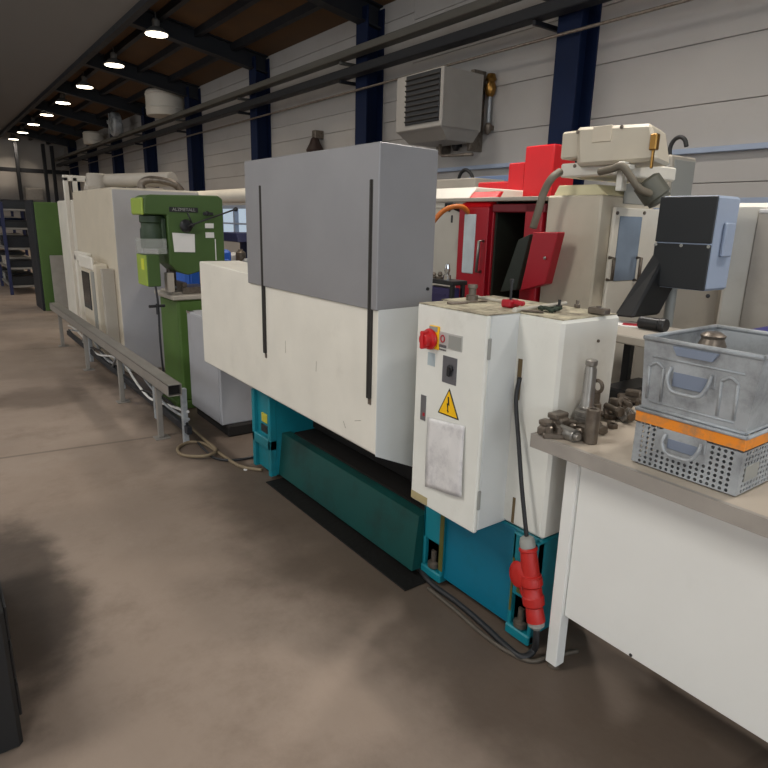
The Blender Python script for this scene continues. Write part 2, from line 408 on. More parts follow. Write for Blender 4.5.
# air heater on the wall
hr = thing('air_heater', 'grey box air heater with black louvre hung on the right wall', 'heater', (5.55, 6.35, 2.6))
MB().box(5.15, 5.82, 5.95, 6.85, 2.76, 3.42, .015).build('housing', M('heater_grey', (146, 141, 134), .5), hr)
g = MB(); g.box(5.135, 5.16, 5.99, 6.63, 2.83, 3.4, .004)
MBg = g.build('grille_backing', blackp, hr)
g = MB()
for k in range(9):
    z = 2.86+k*.06; g.box(5.115, 5.14, 5.99, 6.63, z, z+.012, .002, rot=RY(.5))
g.build('louvre', darkslot, MBg)
MB().hexa([(5.35, 6.05, 2.64), (5.78, 6.05, 2.64), (5.78, 6.8, 2.64), (5.35, 6.8, 2.64), (5.17, 5.97, 2.77), (5.81, 5.97, 2.77), (5.81, 6.84, 2.77), (5.17, 6.84, 2.77)]).build('base_hood', MATS['heater_grey'], hr)
for y in (6.1, 6.7): MB().box(5.78, 6.0, y, y+.06, 2.55, 3.5, .005).build('bracket', dsteel, hr)
b = MB().tube([(5.5, 6.35, 2.62), (5.5, 6.35, 2.5), (5.5, 6.3, 2.48), (5.5, 5.75, 2.46)], .02, smooth=False)
b.build('gas_pipe', dsteel, hr)
p = U(488, 128, X=5.93)
r = thing('pipe_valve', 'brass topped vertical pipe fitting on the wall beside the air heater', 'pipe fitting', (5.93, p.y, p.z))
MB().cyl((5.93, p.y, p.z), (5.93, p.y, p.z+.42), .022, 12).build('pipe', galv, r)
MB().lathe([(.03, 0), (.06, .03), (.075, .1), (.05, .17), (.07, .2), (.05, .26)], (5.93, p.y, p.z+.36), n=16).build('valve_head', brass, r)
MB().lathe([(.01, -.08), (.045, -.03), (.05, .03), (.03, .06)], (5.93, p.y, p.z), n=12).box(5.9, 6.0, p.y-.04, p.y+.04, p.z-.03, p.z+.03, .005).build('clamp', dsteel, r)
p = U(456, 143, X=5.93)
s = MB().lathe([(.03, -.1), (.055, -.05), (.06, .05), (.04, .1)], (5.93, p.y, p.z), n=14).box(5.92, 6.0, p.y-.05, p.y+.05, p.z-.05, p.z+.06, .006)
solo('wall_socket', s, blackp, 'small black conical wall socket right of the air heater', 'socket')
p = U(315, 152, X=5.85)
r = thing('alarm_horn', 'dark rusty alarm horn on the pale wall above the grey door', 'alarm', (5.85, p.y, p.z))
MB().lathe([(.15, 0), (.16, .03), (.1, .14), (.07, .22), (.03, .25)], (5.85, p.y, p.z), n=18).build('bell', M('rust_brown', (44, 27, 22), .6), r)
MB().box(5.82, 6.0, p.y-.06, p.y+.06, p.z+.22, p.z+.36, .01).build('bracket', dsteel, r)

# ================================================================== THE WHITE AND TEAL MACHINE
mc = thing('honing_machine', 'long white and teal machine with grey sliding door standing along the aisle', 'machine', (1.9, 2.6, 0))
# teal front block with recesses and foot
bk = MB()
y0, y1, xf = 1.345, 2.02, 1.77
bk.box(xf, 2.1, y0, y1, .05, .475, .008)
bk.mat(1).box(xf-.006, xf+.02, 1.47, 1.88, .04, .47, .003); bk.mat(0)
for ya, yb in ((1.345, 1.47), (1.88, 2.02)):
    bk.box(xf-.02, xf+.02, ya, ya+.018, .02, .47, .004).box(xf-.02, xf+.02, yb-.018, yb, .02, .47, .004).box(xf-.02, xf+.02, ya, yb, .2, .47, .006).box(xf-.03, xf+.02, ya, yb, .015, .06, .006)
bkb = bk.build('base_block', [teal, M('blue_teal_panel', (8, 108, 134), .4, dirt=(20, 82, 90), amt=.3)], mc)
for ya, yb in ((1.363, 1.452), (1.898, 2.002)):
    yc = (ya+yb)/2
    MB().box(xf+.0, xf+.03, ya, yb, .06, .2, .002).build('recess', darkslot, bkb)
    MB().lathe([(.02, 0), (.03, .01), (.03, .03), (.014, .035), (.014, .09)], (xf-.005, yc, .06), n=12).build('levelling_foot', dsteel, bkb)
for q_ in ((1.874, 1.9, .08, .455), (1.452, 1.462, .12, .36), (1.405, 1.43, .22, .3)): MB().box(xf-.0225, xf-.0195, *q_, 0).build('rust_streak', rustrun, bkb)
# trough between the blocks
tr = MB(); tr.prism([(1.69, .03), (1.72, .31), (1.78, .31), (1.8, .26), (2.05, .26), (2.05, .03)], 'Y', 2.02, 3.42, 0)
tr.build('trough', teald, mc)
MB().box(1.8, 2.05, 2.02, 3.42, .24, .3, .01).box(1.95, 2.08, 2.02, 3.45, .3, .9, .01).build('machine_bed', grime, mc)
eb = MB(); eb.box(1.66, 2.05, 3.42, 3.68, .02, .56, .012)
eb.box(1.63, 1.68, 3.415, 3.45, .02, .56, .006).box(1.63, 1.68, 3.65, 3.685, .02, .56, .006).box(1.63, 1.68, 3.415, 3.685, .2, .27, .006)
ebo = eb.build('end_block', teal, mc)
MB().box(1.652, 1.665, 3.5, 3.58, .36, .42, .001).build('yellow_sticker', M('faded_yellow', (190, 180, 60), .6), ebo)
MB().box(1.652, 1.665, 3.5, 3.59, .29, .34, .001).build('black_sticker', blackp, ebo)
# white guard panel with end face whose lower edge rises to the front
gd = MB()
XG, XGB = 1.55, 1.85
gd.hexa([(XG, 2.15, .612), (XGB, 2.15, .475), (XGB, 4.31, .5), (XG, 4.31, .632), (XG, 2.15, 1.3), (XGB, 2.15, 1.3), (XGB, 4.31, 1.35), (XG, 4.31, 1.35)], .006)
gdo = gd.build('guard_panel', cream, mc)
MB().hexa([(XG+.002, 2.1475, .605), (XGB, 2.1475, .47), (XGB, 2.1505, .47), (XG+.002, 2.1505, .605), (XG+.002, 2.1475, 1.285), (XGB, 2.1475, 1.285), (XGB, 2.1505, 1.285), (XG+.002, 2.1505, 1.285)]).build('end_plate', whiteg, gdo)
scr = MB()
for (ya, za), (yb, zb) in [((2.68, .95), (2.685, .895)), ((2.42, .7), (2.40, .67)), ((2.32, .73), (2.27, .745)), ((3.02, 1.0), (3.02, .93))]:
    scr.tube([(XG-.0002, ya, za), (XG-.0002, yb, zb)], .0016, 5, smooth=False)
scr.build('scratch', tan, gdo)
sl = MB(); sl.hexa([(XG-.012, 2.146, 1.277), (XGB+.002, 2.146, 1.283), (XGB+.002, 3.47, 1.283), (XG-.012, 3.47, 1.277), (XG-.012, 2.146, 1.962), (XGB+.002, 2.146, 1.955), (XGB+.002, 3.47, 1.955), (XG-.012, 3.47, 1.962)], .004)
slo = sl.build('sliding_door', doorgrey, mc)
MB().cyl((XGB-.03, 2.147, 1.36), (XGB-.03, 2.14, 1.36), .008, 8).build('bolt', blackp, slo)
for ya, za, zb in ((3.27, .885, 1.825), (2.2, .872, 1.818)):
    MB().box(XG-.014, XG+.004, ya-.013, ya+.013, za, zb, .002).box(XG-.016, XG-.012, ya-.004, ya+.004, za+.02, zb, 0).build('guide_slot', darkslot, mc)
    MB().box(XG-.003, XG+.002, ya-.012, ya+.012, za-.03, za-.002, 0).build('guide_stop', dsteel, mc)
# control cabinet on the block, hinge side towards us
cc = MB()
cc.box(1.622, 1.79, 1.548, 1.94, .472, 1.33, .006)
cco = cc.build('control_cabinet', whiteg, mc)
MB().box(1.6, 1.6215, 1.545, 1.943, .468, 1.332, .006).build('cabinet_door', white, cco)
MB().box(1.6, 1.788, 1.55, 1.938, 1.3315, 1.3345, 0).build('grimy_top', dirtytop, cco)
MB().box(1.606, 1.622, 1.537, 1.546, 1.17, 1.25, .003).box(1.606, 1.622, 1.537, 1.546, .57, .65, .003).build('hinge', greyp, cco)
XC = 1.6
a = U(429.5, 338, X=XC)
MB().box(XC-.008, XC+.002, a.y-.062, a.y-.005, a.z-.038, a.z+.055, .002).build('switch_plate', yellow, cco)
MB().box(XC-.0095, XC-.007, a.y-.055, a.y-.007, a.z+.033, a.z+.052, .0).build('switch_caption', greyp, cco)
sw = MB().lathe([(.04, 0), (.043, .008), (.04, .016), (.028, .02), (.026, .04), (.022, .044)], (XC-.008, a.y-.018, a.z), (-1, 0, 0), n=24)
sw.box(XC-.062, XC-.02, a.y-.027, a.y-.009, a.z-.036, a.z+.036, .005)
sw.build('main_switch', M('switch_red', (196, 28, 32), .35), cco)
b = U(439, 331, X=XC); c = U(462, 353, X=XC)
pl = MB().box(XC-.003, XC+.001, c.y, b.y, c.z+.002, b.z, .001); plo = pl.build('name_plate', M('plate_silver', (190, 188, 184), .4, metal=.3), cco)
e = Vector((XC-.004, b.y-.028, b.z-.026)); ph = b.z-c.z
MB().tube([e+Vector((0, math.cos(t)*.011, math.sin(t)*.013)) for t in (k*math.pi/8 for k in range(17))], .0028, 6).build('red_ring_mark', redd, cco)
tx = MB()
for k in range(5): tx.box(XC-.0042, XC-.003, b.y-.01-.0085*k-.0065, b.y-.01-.0085*k, b.z-.061, b.z-.05, 0)
for k in range(4): tx.box(XC-.0042, XC-.003, b.y-.011-.01*k-.008, b.y-.011-.01*k, b.z-.073, b.z-.067, 0)
tx.build('worn_lettering', M('faded_ink', (92, 90, 92), .6), cco)
MB().box(XC-.0038, XC-.0028, c.y+.004, b.y-.062, c.z+.006, b.z-.006, 0).build('plate_field', greyp, plo)
b = U(443.5, 355, X=XC); c = U(456, 386, X=XC)
MB().box(XC-.003, XC+.001, c.y, b.y, c.z, b.z, .001).build('lock_plate', M('plate_dark', (112, 112, 116), .35, metal=.4), cco)
MB().lathe([(.014, 0), (.016, .006), (.01, .01)], (XC-.003, (b.y+c.y)/2-.008, b.z-.045), (-1, 0, 0), n=16).box(XC-.02, XC-.003, (b.y+c.y)/2-.016, (b.y+c.y)/2+.0, b.z-.075, b.z-.04, .004).build('lock', blackp, cco)
b = U(427, 351, X=XC)
MB().box(XC-.002, XC+.001, b.y-.052, b.y-.008, b.z-.055, b.z-.002, .0005).build('grey_tag', M('tag_grey', (172, 184, 188), .4), cco)
# warning triangle with flash
A_, B_, C_ = U(448.5, 388, X=XC), U(438, 414, X=XC), U(459, 418.5, X=XC)
zb = (B_.z+C_.z)/2; yc = (B_.y+C_.y)/2; hw = (B_.y-C_.y)/2
tri = lambda k, x0, x1: MB().prism([(yc-hw*k, zb+(A_.z-zb)*(1-k)*.34), (yc+hw*k, zb+(A_.z-zb)*(1-k)*.34), (yc, A_.z-(A_.z-zb)*(1-k)*.66)], 'X', x0, x1)
wso = tri(1, XC-.002, XC+.001).build('warning_sign', blackp, cco)
tri(.86, XC-.003, XC-.0015).build('sign_face', yellow, cco)
zc = zb+(A_.z-zb)*.12; hh = (A_.z-zb)*.58
fl = MB().prism([(yc+.006, zc+hh), (yc-.001, zc+hh), (yc-.007, zc+hh*.47), (yc+.001, zc+hh*.5), (yc-.001, zc+hh*.12), (yc-.006, zc+hh*.16), (yc-.0, zc), (yc+.007, zc+hh*.18), (yc+.003, zc+hh*.16), (yc+.009, zc+hh*.6), (yc+.002, zc+hh*.57)], 'X', XC-.004, XC-.0028)
fl.build('flash_symbol', blackp, cco)
b = U(421, 394, X=XC); c = U(425, 422, X=XC)
MB().box(XC-.004, XC+.001, c.y-.002, b.y-.004, c.z+.005, b.z, .001).build('door_latch', M('latch_grey', (120, 120, 122), .4, metal=.5), cco)
MB().box(XC-.006, XC-.003, c.y, c.y+.012, c.z+.025, c.z+.04, .001).build('red_latch_mark', redd, cco)
MB().box(XC-.0015, XC+.001, 1.83, 1.938, .475, .51, 0).build('tan_stain', M('tan_stain', (170, 156, 116), .7), cco)
# drive housing
dh = MB(); dh.hexa([(xf, y0, .478), (2.105, y0, .478), (2.105, 2.0, .478), (xf, 2.0, .478), (xf, y0, 1.33), (2.11, y0, 1.33), (2.11, 2.0, 1.33), (xf, 2.0, 1.33)], .012)
dho = dh.build('drive_housing', white, mc)
MB().box(xf+.008, 2.1, y0+.01, 2.0, 1.3285, 1.3325, 0).build('grimy_top', dirtytop, dho)
for q_ in ((1.515, 1.535, 1.0, 1.16), (1.492, 1.505, .49, .6)): MB().box(xf-.002, xf+.003, *q_, 0).build('cable_slot', M('slot_brown', (110, 92, 62), .8), dho)
MB().cyl((1.98, y0+.001, 1.24), (1.98, y0-.006, 1.24), .006, 8).build('bolt', dsteel, dho)
# sleeve with papers taped on the cabinet door
q = [U(428, 417, X=1.597), U(465, 426, X=1.597), U(463, 497, X=1.597), U(427, 486, X=1.597)]
ps = MB(); NX, NZ = 10, 14; V = []
for j in range(NZ+1):
    for i in range(NX+1):
        u, v = i/NX, j/NZ
        p = (q[0]*(1-u)+q[1]*u)*(1-v)+(q[3]*(1-u)+q[2]*u)*v
        off = .002+.006*math.sin(math.pi*v)*(.4+.6*math.sin(math.pi*u))+.004*math.sin(7*u+3*v)*v+.008*v*v
        V.append((1.597-off, p.y, p.z))
ps.faces(V, [(j*(NX+1)+i, j*(NX+1)+i+1, (j+1)*(NX+1)+i+1, (j+1)*(NX+1)+i) for j in range(NZ) for i in range(NX)])
for f in ps.bm.faces: f.smooth = True
sv = solo('document_sleeve', ps, plastic_sleeve, 'crumpled white paper in a clear sleeve hung on the control cabinet door', 'document', solid=.0015)

# power cable with red plug and coupler
XP = 1.715
pc = thing('power_cable', 'black power cable with red plug hanging down the teal block beside the bench', 'cable', (XP, 1.4, 0))
top = [Vector((1.768, 1.52, 1.09))]+[U(x, y, X=X) for x, y, X in ((516, 400, 1.75), (518.5, 440, 1.735), (522, 490, 1.72), (527, 540, XP))]
MB().tube(top, .0085, 10).build('upper_cable', cabledark, pc)
def alongp(a, b, prof, name, mat, n=20):
    a = Vector(a); b = Vector(b); d = b-a; Lh = d.length
    return MB().lathe([(r, h*Lh) for r, h in prof], a, d, n=n).build(name, mat, pc)
P0, P1, P2, P3, P4, P5 = (U(526.5, 536, X=XP), U(528, 547, X=XP), U(531, 577, X=XP), U(534, 606, X=XP), U(536, 621, X=XP), U(536.5, 629, X=XP))
alongp(P0, P1, [(.016, 0), (.026, .15), (.03, .5), (.03, 1)], 'cable_gland', greyp)
alongp(P1, P2, [(.032, 0), (.036, .04), (.036, .1), (.031, .14), (.034, .5), (.034, .9), (.04, .93), (.04, 1)], 'coupler', redplug)
alongp(P2, P3, [(.041, 0), (.043, .1), (.043, .25), (.036, .32), (.037, .6), (.042, .66), (.042, .92), (.033, 1)], 'plug_collar', redplug)
alongp(P3, P4, [(.031, 0), (.033, .1), (.036, .85), (.036, 1)], 'plug_body', redplug)
alongp(P4, P5, [(.032, 0), (.032, .5), (.024, .7), (.016, 1)], 'plug_gland', greyp)
lc = U(518, 574, X=XP-.02)
MB().lathe([(.04, -.01), (.048, -.005), (.05, .004), (.042, .01), (.015, .013)], lc, (-.93, .2, .16), n=28).build('plug_lid', redplug, pc)
MB().tube([lc, U(524, 594, X=XP-.01), U(529, 600, X=XP)], .012, 8).build('lid_hinge', redplug, pc)
low = [U(536.5, 629, X=XP), U(536, 640, X=XP), U(534, 650, Z=.03), U(522, 657, Z=.014), U(505, 645, Z=.014), U(480, 622, Z=.014), U(455, 601, Z=.014), U(432, 584, Z=.014), U(418, 566, Z=.014)]
MB().tube(low, .013, 10).build('lower_cable', cabledark, pc)
solo('floor_cable', MB().tube([U(428, 588, Z=.01), U(455, 610, Z=.01), U(480, 632, Z=.01), U(505, 650, Z=.01), U(530, 661, Z=.01), U(548, 657, Z=.01), Vector((1.9, 1.22, .01))], .009, 8), M('grey_cable', (84, 76, 66), .6), 'thin grey cable lying on the floor along the teal block', 'cable')
# mat under the trough, loose cables at the far end
mt = MB(); mt.box(1.585, 1.74, 1.94, 3.4, 0.0, .008, .003)
solo('floor_mat', mt, oil, 'black oil-soaked mat lying on the floor along the teal trough', 'mat')
lp = [(262, 470), (240, 466), (222, 455), (205, 444), (190, 442), (178, 448), (183, 455), (205, 456), (216, 450), (205, 440), (192, 428)]
solo('floor_cable', MB().tube([U(x, y, Z=.012+.014*(i > 6)) for i, (x, y) in enumerate(lp)], .012, 8), cablebeige, 'beige cable looped on the floor by the grey cabinet', 'cable')
solo('floor_cable', MB().tube([U(x, y, Z=.012) for x, y in ((196, 440), (205, 450), (215, 458), (235, 460), (262, 455))], .009, 8), cabledark, 'thin dark cable crossing the beige cable loop', 'cable')
solo('plastic_cap', MB().lathe([(.012, 0), (.014, .004), (.01, .008)], U(245.5, 470, Z=0), n=12), paper, 'tiny white cap lying on the floor in front of the teal end block', 'cap')

# clutter on the machine top
ZT = 1.3345
def rod(name, a, b, r, mat, label, cat='rod', lift=0.):
    p, q_ = U(*a, Z=ZT+r+lift), U(*b, Z=ZT+r+lift); d = (q_-p).normalized()
    m = MB().cyl(p, q_, r, 10); m.cyl(p-d*.012, p+d*.006, r*1.5, 10)
    return solo(name, m, mat, label, cat)
rod('steel_rod', (516, 310), (566, 303), .007, M('bright_rod', (206, 200, 188), .35, metal=.2), 'long bright steel rod lying across the drive housing top')
rod('push_rod', (477, 297), (507, 302), .006, MATS['bright_rod'], 'short polished rod lying by the red clamp')
rod('thin_bar', (450, 303), (487, 301), .004, dsteel, 'thin dark bar lying on the control cabinet top')
p = U(510, 307, Z=ZT)
r = thing('toggle_clamp', 'small red toggle clamp with upright black spindle on the machine top', 'clamp', p)
MB().box(p.x-.03, p.x+.03, p.y-.025, p.y+.025, p.z, p.z+.03, .006).box(p.x-.012, p.x+.012, p.y-.07, p.y+.0, p.z+.012, p.z+.03, .005).build('clamp_body', redd, r)
MB().cyl((p.x, p.y, p.z+.03), (p.x, p.y, p.z+.1), .005, 8).cyl((p.x, p.y, p.z+.095), (p.x, p.y, p.z+.11), .009, 10).build('spindle', blackp, r)
p = U(472, 300, Z=ZT)
m = MB().lathe([(.026, 0), (.026, .02), (.016, .024), (.016, .05), (.021, .052), (.021, .066)], p, n=18)
solo('pipe_adapter', m, dsteel, 'stubby stepped steel adapter standing on the control cabinet top', 'adapter')
p = U(559, 307, Z=ZT); solo('stud_bolt', MB().cyl(p, p+Vector((0, 0, .03)), .006, 10).cyl(p, p+Vector((0, 0, .008)), .014, 6), blackp, 'small black stud standing beyond the long steel rod', 'bolt')
p = U(577, 307.5, Z=ZT); solo('hex_bolt', MB().cyl(p, p+Vector((0, 0, .014)), .013, 6).cyl(p+Vector((0, 0, .014)), p+Vector((0, 0, .03)), .007, 10), dsteel, 'small dark hex bolt standing left of the steel block', 'bolt')
p = U(598, 314, Z=ZT)
m = MB().box(p.x-.02, p.x+.02, p.y-.04, p.y+.035, p.z, p.z+.024, .004).cyl((p.x, p.y, p.z+.024), (p.x, p.y, p.z+.03), .01, 12)
solo('steel_block', m, dsteel, 'dark steel block at the right end of the drive housing top', 'block')
p = U(548, 311, Z=ZT)
m = MB()
for k in range(9):
    m.tube([p+Vector((random.uniform(-.04, .04), random.uniform(-.06, .06), .006)), p+Vector((random.uniform(-.03, .03), random.uniform(-.04, .04), .014)), p+Vector((random.uniform(-.04, .04), random.uniform(-.06, .06), .006))], .006, 6)
solo('cleaning_rag', m, M('dark_green_rag', (44, 56, 42), .9, var=.3, scale=20), 'crumpled dark green rag beside the long steel rod', 'rag')
for i, (x, y, lab) in enumerate(((532, 312, 'flat steel strip lying in front of the green rag'), (458, 304, 'flat steel strip on the grimy control cabinet top'))):
    p = U(x, y, Z=ZT); solo('steel_strip', MB().box(p.x-.012, p.x+.012, p.y-.045, p.y+.045, p.z, p.z+.006, .002, rot=RZ(.5+i)), dsteel, lab, 'strip')

# ================================================================== WORKBENCH
ZB = .942
XB0, XB1, YB0, YB1 = 1.637, 2.36, -.75, 1.338
bn = thing('workbench', 'white steel workbench with grey edged top in the right foreground', 'workbench', (2.0, .3, 0))
tp = MB().box(XB0+.003, XB1, YB0, YB1-.003, ZB-.045, ZB, .002).build('bench_top', btop, bn)
MB().box(XB0, XB0+.004, YB0, YB1, ZB-.048, ZB+.0015, .001).box(XB0, XB1, YB1-.004, YB1, ZB-.048, ZB+.0015, .001).box(XB0, XB0+.016, YB0, YB1, ZB-.0002, ZB+.0015, 0).build('edge_strip', edge, tp)
for x, y in ((1.735, 1.2), (1.735, -.68), (2.25, 1.2), (2.25, -.68)):
    lg = MB().box(x, x+.05, y, y+.05, .02, ZB-.046, .003).build('leg', benchw, bn)
    MB().lathe([(.022, 0), (.024, .006), (.01, .012), (.008, .03)], (x+.025, y+.025, 0), n=12).build('foot', dsteel, lg)
fp = MB().box(1.75, 1.768, -.63, 1.2, .243, ZB-.046, .004).build('front_panel', benchw, bn)
MB().box(1.745, 1.752, -.63, 1.2, ZB-.1, ZB-.046, .002).build('top_rail', benchw, bn)
for x, y in ((708, 296), (343/3.097+520, 604/3.097+460)):
    p = U(x, y, X=1.75); MB().lathe([(.006, 0), (.006, .002), (.003, .003)], (1.7505, p.y, p.z), (-1, 0, 0), n=10).build('screw', blackp, fp)
MB().box(2.25, 2.268, -.63, 1.2, .6, ZB-.046, .004).build('rear_panel', benchw, bn)

# ---- two steel crates
def rect_loop(cx0, cx1, cy0, cy1): return [(cx0, cy0), (cx1, cy0), (cx1, cy1), (cx0, cy1)]
def holes_panel(mb, o, u, v, nu, nv, su, sv, r, keep):
    """perforated sheet: grid of cells, octagonal hole in the kept ones"""
    o = Vector(o); u = Vector(u); v = Vector(v)
    for i in range(nu):
        for j in range(nv):
            c = o+u*((i+.5)*su)+v*((j+.5)*sv)
            sq = [c+u*a*su/2+v*b*sv/2 for a, b in ((-1, -1), (0, -1), (1, -1), (1, 0), (1, 1), (0, 1), (-1, 1), (-1, 0))]
            if not keep(i, j): mb.faces([sq[0], sq[2], sq[4], sq[6]], [(0, 1, 2, 3)]); continue
            oc = [c+(u*math.cos(t)+v*math.sin(t))*r for t in (math.pi*(1.25+.25*k) for k in range(8))]
            mb.faces(sq+oc, [(k, (k+1) % 8, 8+(k+1) % 8, 8+k) for k in range(8)])
cr = Vector(U(733, 499, Z=ZB)); cl = Vector(U(633, 461, Z=ZB))
CX = (cr.x+cl.x)/2; CY0, CY1 = cr.y, cl.y; CD = .4
lowr = thing('steel_crate', 'perforated steel crate with orange painted rim, lower of the stack on the bench', 'crate', (CX+CD/2, (CY0+CY1)/2, ZB))
Hc = .175; Wc = CY1-CY0; zt = ZB+Hc
nu, nv = 18, 8; su, sv = Wc/nu, .125/nv
bw = MB()
keep = lambda i, j: j < 4 or i < 4 or i > 13
keep2 = lambda i, j: 0 < i < 17 and (j < 4 and j > 0 or i < 5 and j > 0 or i > 12 and j > 0)
holes_panel(bw, (CX, CY1, ZB+.006), (0, -1, 0), (0, 0, 1), nu, nv, su, sv, .0052, lambda i, j: (j < 4 or i < 4 or i > 12) and 0 < j and 0 < i < 17 or (j == 0 and 0 < i < 17))
holes_panel(bw, (CX, CY0, ZB+.006), (1, 0, 0), (0, 0, 1), 22, nv, CD/22, sv, .0052, lambda i, j: 0 < i < 21)
holes_panel(bw, (CX+CD, CY0, ZB+.006), (0, 1, 0), (0, 0, 1), nu, nv, su, sv, .0052, lambda i, j: 0 < i < 17)
holes_panel(bw, (CX+CD, CY1, ZB+.006), (-1, 0, 0), (0, 0, 1), 22, nv, CD/22, sv, .0052, lambda i, j: 0 < i < 21)
bw.faces([(CX, CY0, ZB+.006), (CX+CD, CY0, ZB+.006), (CX+CD, CY1, ZB+.006), (CX, CY1, ZB+.006)], [(0, 1, 2, 3)])
bw.build('body', galv, lowr, solid=.002)
ob = MB(); e = .004
ob.box(CX-e, CX+.002, CY0-e, CY1+e, ZB+.137, zt, .001).box(CX+CD-.002, CX+CD+e, CY0-e, CY1+e, ZB+.137, zt, .001)
ob.box(CX, CX+CD, CY0-e, CY0+.002, ZB+.137, zt, .001).box(CX, CX+CD, CY1-.002, CY1+e, ZB+.137, zt, .001)
ob.build('orange_rim', orange, lowr)
rm = MB(); rr = .006
rm.tube([(CX-e, CY0-e, zt), (CX-e, CY1+e, zt)], rr, 8, smooth=False).tube([(CX+CD+e, CY0-e, zt), (CX+CD+e, CY1+e, zt)], rr, 8, smooth=False)
rm.tube([(CX-e, CY0-e, zt), (CX+CD+e, CY0-e, zt)], rr, 8, smooth=False).tube([(CX-e, CY1+e, zt), (CX+CD+e, CY1+e, zt)], rr, 8, smooth=False)
rm.build('rolled_lip', galv, lowr)
def handle(root, x, yc, zc, w_, h_, mat):
    ho = MB().box(x-.004, x+.001, yc-w_/2-.012, yc+w_/2+.012, zc-.006, zc+h_/2+.014, .002).build('handle_plate', mat, root)
    MB().tube([(x-.006, yc-w_/2, zc+h_/2), (x-.02, yc-w_/2, zc), (x-.024, yc-w_/2+.018, zc-h_/2), (x-.025, yc, zc-h_/2-.004), (x-.024, yc+w_/2-.018, zc-h_/2), (x-.02, yc+w_/2, zc), (x-.006, yc+w_/2, zc+h_/2)], .0055, 10).build('handle', mat, root)
    MB().box(x-.0055, x-.002, yc-w_/2+.008, yc+w_/2-.008, zc-h_/2+.008, zc+h_/2-.012, .001).build('hand_recess', M('worn_zinc', (128, 138, 156), .5, metal=.2), ho)
handle(lowr, CX, (CY0+CY1)/2+.005, ZB+.098, .105, .05, galv)
MB().box(CX+.03, CX+.11, CY0-.003, CY0+.001, ZB+.04, ZB+.085, .0005).build('torn_label', greyp, lowr)
# upper crate: tapered sheet steel
zu0, zu1 = zt+.008, zt+.008+.212
upr = thing('steel_crate', 'plain galvanised steel crate standing open on top of the orange rimmed crate', 'crate', (CX+CD/2, (CY0+CY1)/2, zu0))
i0 = .006; o1 = .012
ub = MB()
lo = [(CX+i0, CY0+i0, zu0), (CX+CD-i0, CY0+i0, zu0), (CX+CD-i0, CY1-i0, zu0), (CX+i0, CY1-i0, zu0)]
hi = [(CX-o1+.004, CY0-o1, zu1), (CX+CD+o1, CY0-o1, zu1), (CX+CD+o1, CY1+o1*.3, zu1), (CX-o1+.004, CY1+o1*.3, zu1)]
ub.faces(lo+hi, [(0, 1, 2, 3), (0, 1, 5, 4), (1, 2, 6, 5), (2, 3, 7, 6), (3, 0, 4, 7)])
ub.build('body', galv, upr, solid=.003)
rm = MB()
for k in range(4): rm.tube([hi[k], hi[(k+1) % 4]], .0075, 8, smooth=False)
for k in range(4): rm.tube([lo[k], lo[(k+1) % 4]], .005, 8, smooth=False)
rm.build('rolled_lip', galv, upr)
ycu = (CY0+CY1)/2; xs = lambda z: CX+i0+(z-zu0)/(zu1-zu0)*(-o1+.004-i0)
rb = MB()
for yy in (ycu+.115, ycu-.095):
    for s_ in (-.022, .022): rb.tube([(xs(zu0+.03)-.001, yy+s_, zu0+.03), (xs(zu0+.13)-.001, yy+s_, zu0+.13)], .0045, 8, smooth=False)
    rb.tube([(xs(zu0+.13)-.001, yy-.022, zu0+.13), (xs(zu0+.14)-.001, yy, zu0+.143), (xs(zu0+.13)-.001, yy+.022, zu0+.13)], .0045, 8)
rb.tube([(xs(zu0+.02)-.001, ycu-.12, zu0+.022), (xs(zu0+.02)-.001, ycu+.13, zu0+.022)], .003, 6, smooth=False)
rb.tube([(xs(zu1-.05)-.001, ycu-.13, zu1-.052), (xs(zu1-.05)-.001, ycu+.13, zu1-.052)], .003, 6, smooth=False)
rb.build('pressed_rib', galv, upr)
handle(upr, xs(zu0+.105), ycu+.012, zu0+.108, .115, .062, galv)
MB().prism([(ycu-.06, zu1-.01), (ycu+.07, zu1-.01), (ycu+.055, zu1-.035), (ycu-.045, zu1-.035)], 'X', xs(zu1)-.009, xs(zu1)-.0005, .001).build('rim_notch', M('worn_zinc', (120, 126, 136)), upr)

# ---- tools on the bench
def P(x, y): return U(x, y, Z=ZB)
p = Vector((1.845, 1.268, ZB))
r = thing('tool_holder', 'tall steel tool holder standing on a wide flange at the bench corner', 'tool holder', p)
MB().lathe([(.055, 0), (.06, .004), (.06, .026), (.05, .03)], p, n=28).build('flange', dsteel, r)
MB().lathe([(.036, 0), (.038, .003), (.038, .016), (.034, .018), (.034, .024), (.038, .026), (.038, .04), (.03, .044)], p+Vector((0, 0, .03)), n=24).build('collar', steel, r)
MB().lathe([(.026, 0), (.027, .01), (.0225, .018), (.021, .15), (.018, .155), (.018, .161), (.021, .165), (.021, .18), (.016, .183)], p+Vector((0, 0, .074)), n=24).build('shank', steel, r)
p = P(590, 443)
solo('steel_sleeve', MB().lathe([(.02, 0), (.023, .003), (.023, .118), (.02, .121), (.012, .121), (.012, .1)], p, n=24), dsteel, 'dark steel sleeve standing upright nearest the bench edge', 'sleeve')
p = Vector((1.945, 1.3, ZB))
r = thing('eye_bolt', 'dark eye bolt standing behind the tall tool holder', 'bolt', p)
MB().cyl(p, p+Vector((0, 0, .075)), .022, 6).cyl(p+Vector((0, 0, .075)), p+Vector((0, 0, .115)), .014, 12).build('body', dsteel, r)
c = p+Vector((0, 0, .138)); MB().tube([c+Vector((0, math.cos(a)*.02, math.sin(a)*.022)) for a in (k*math.pi/6 for k in range(13))], .007, 8).build('ring', dsteel, r)
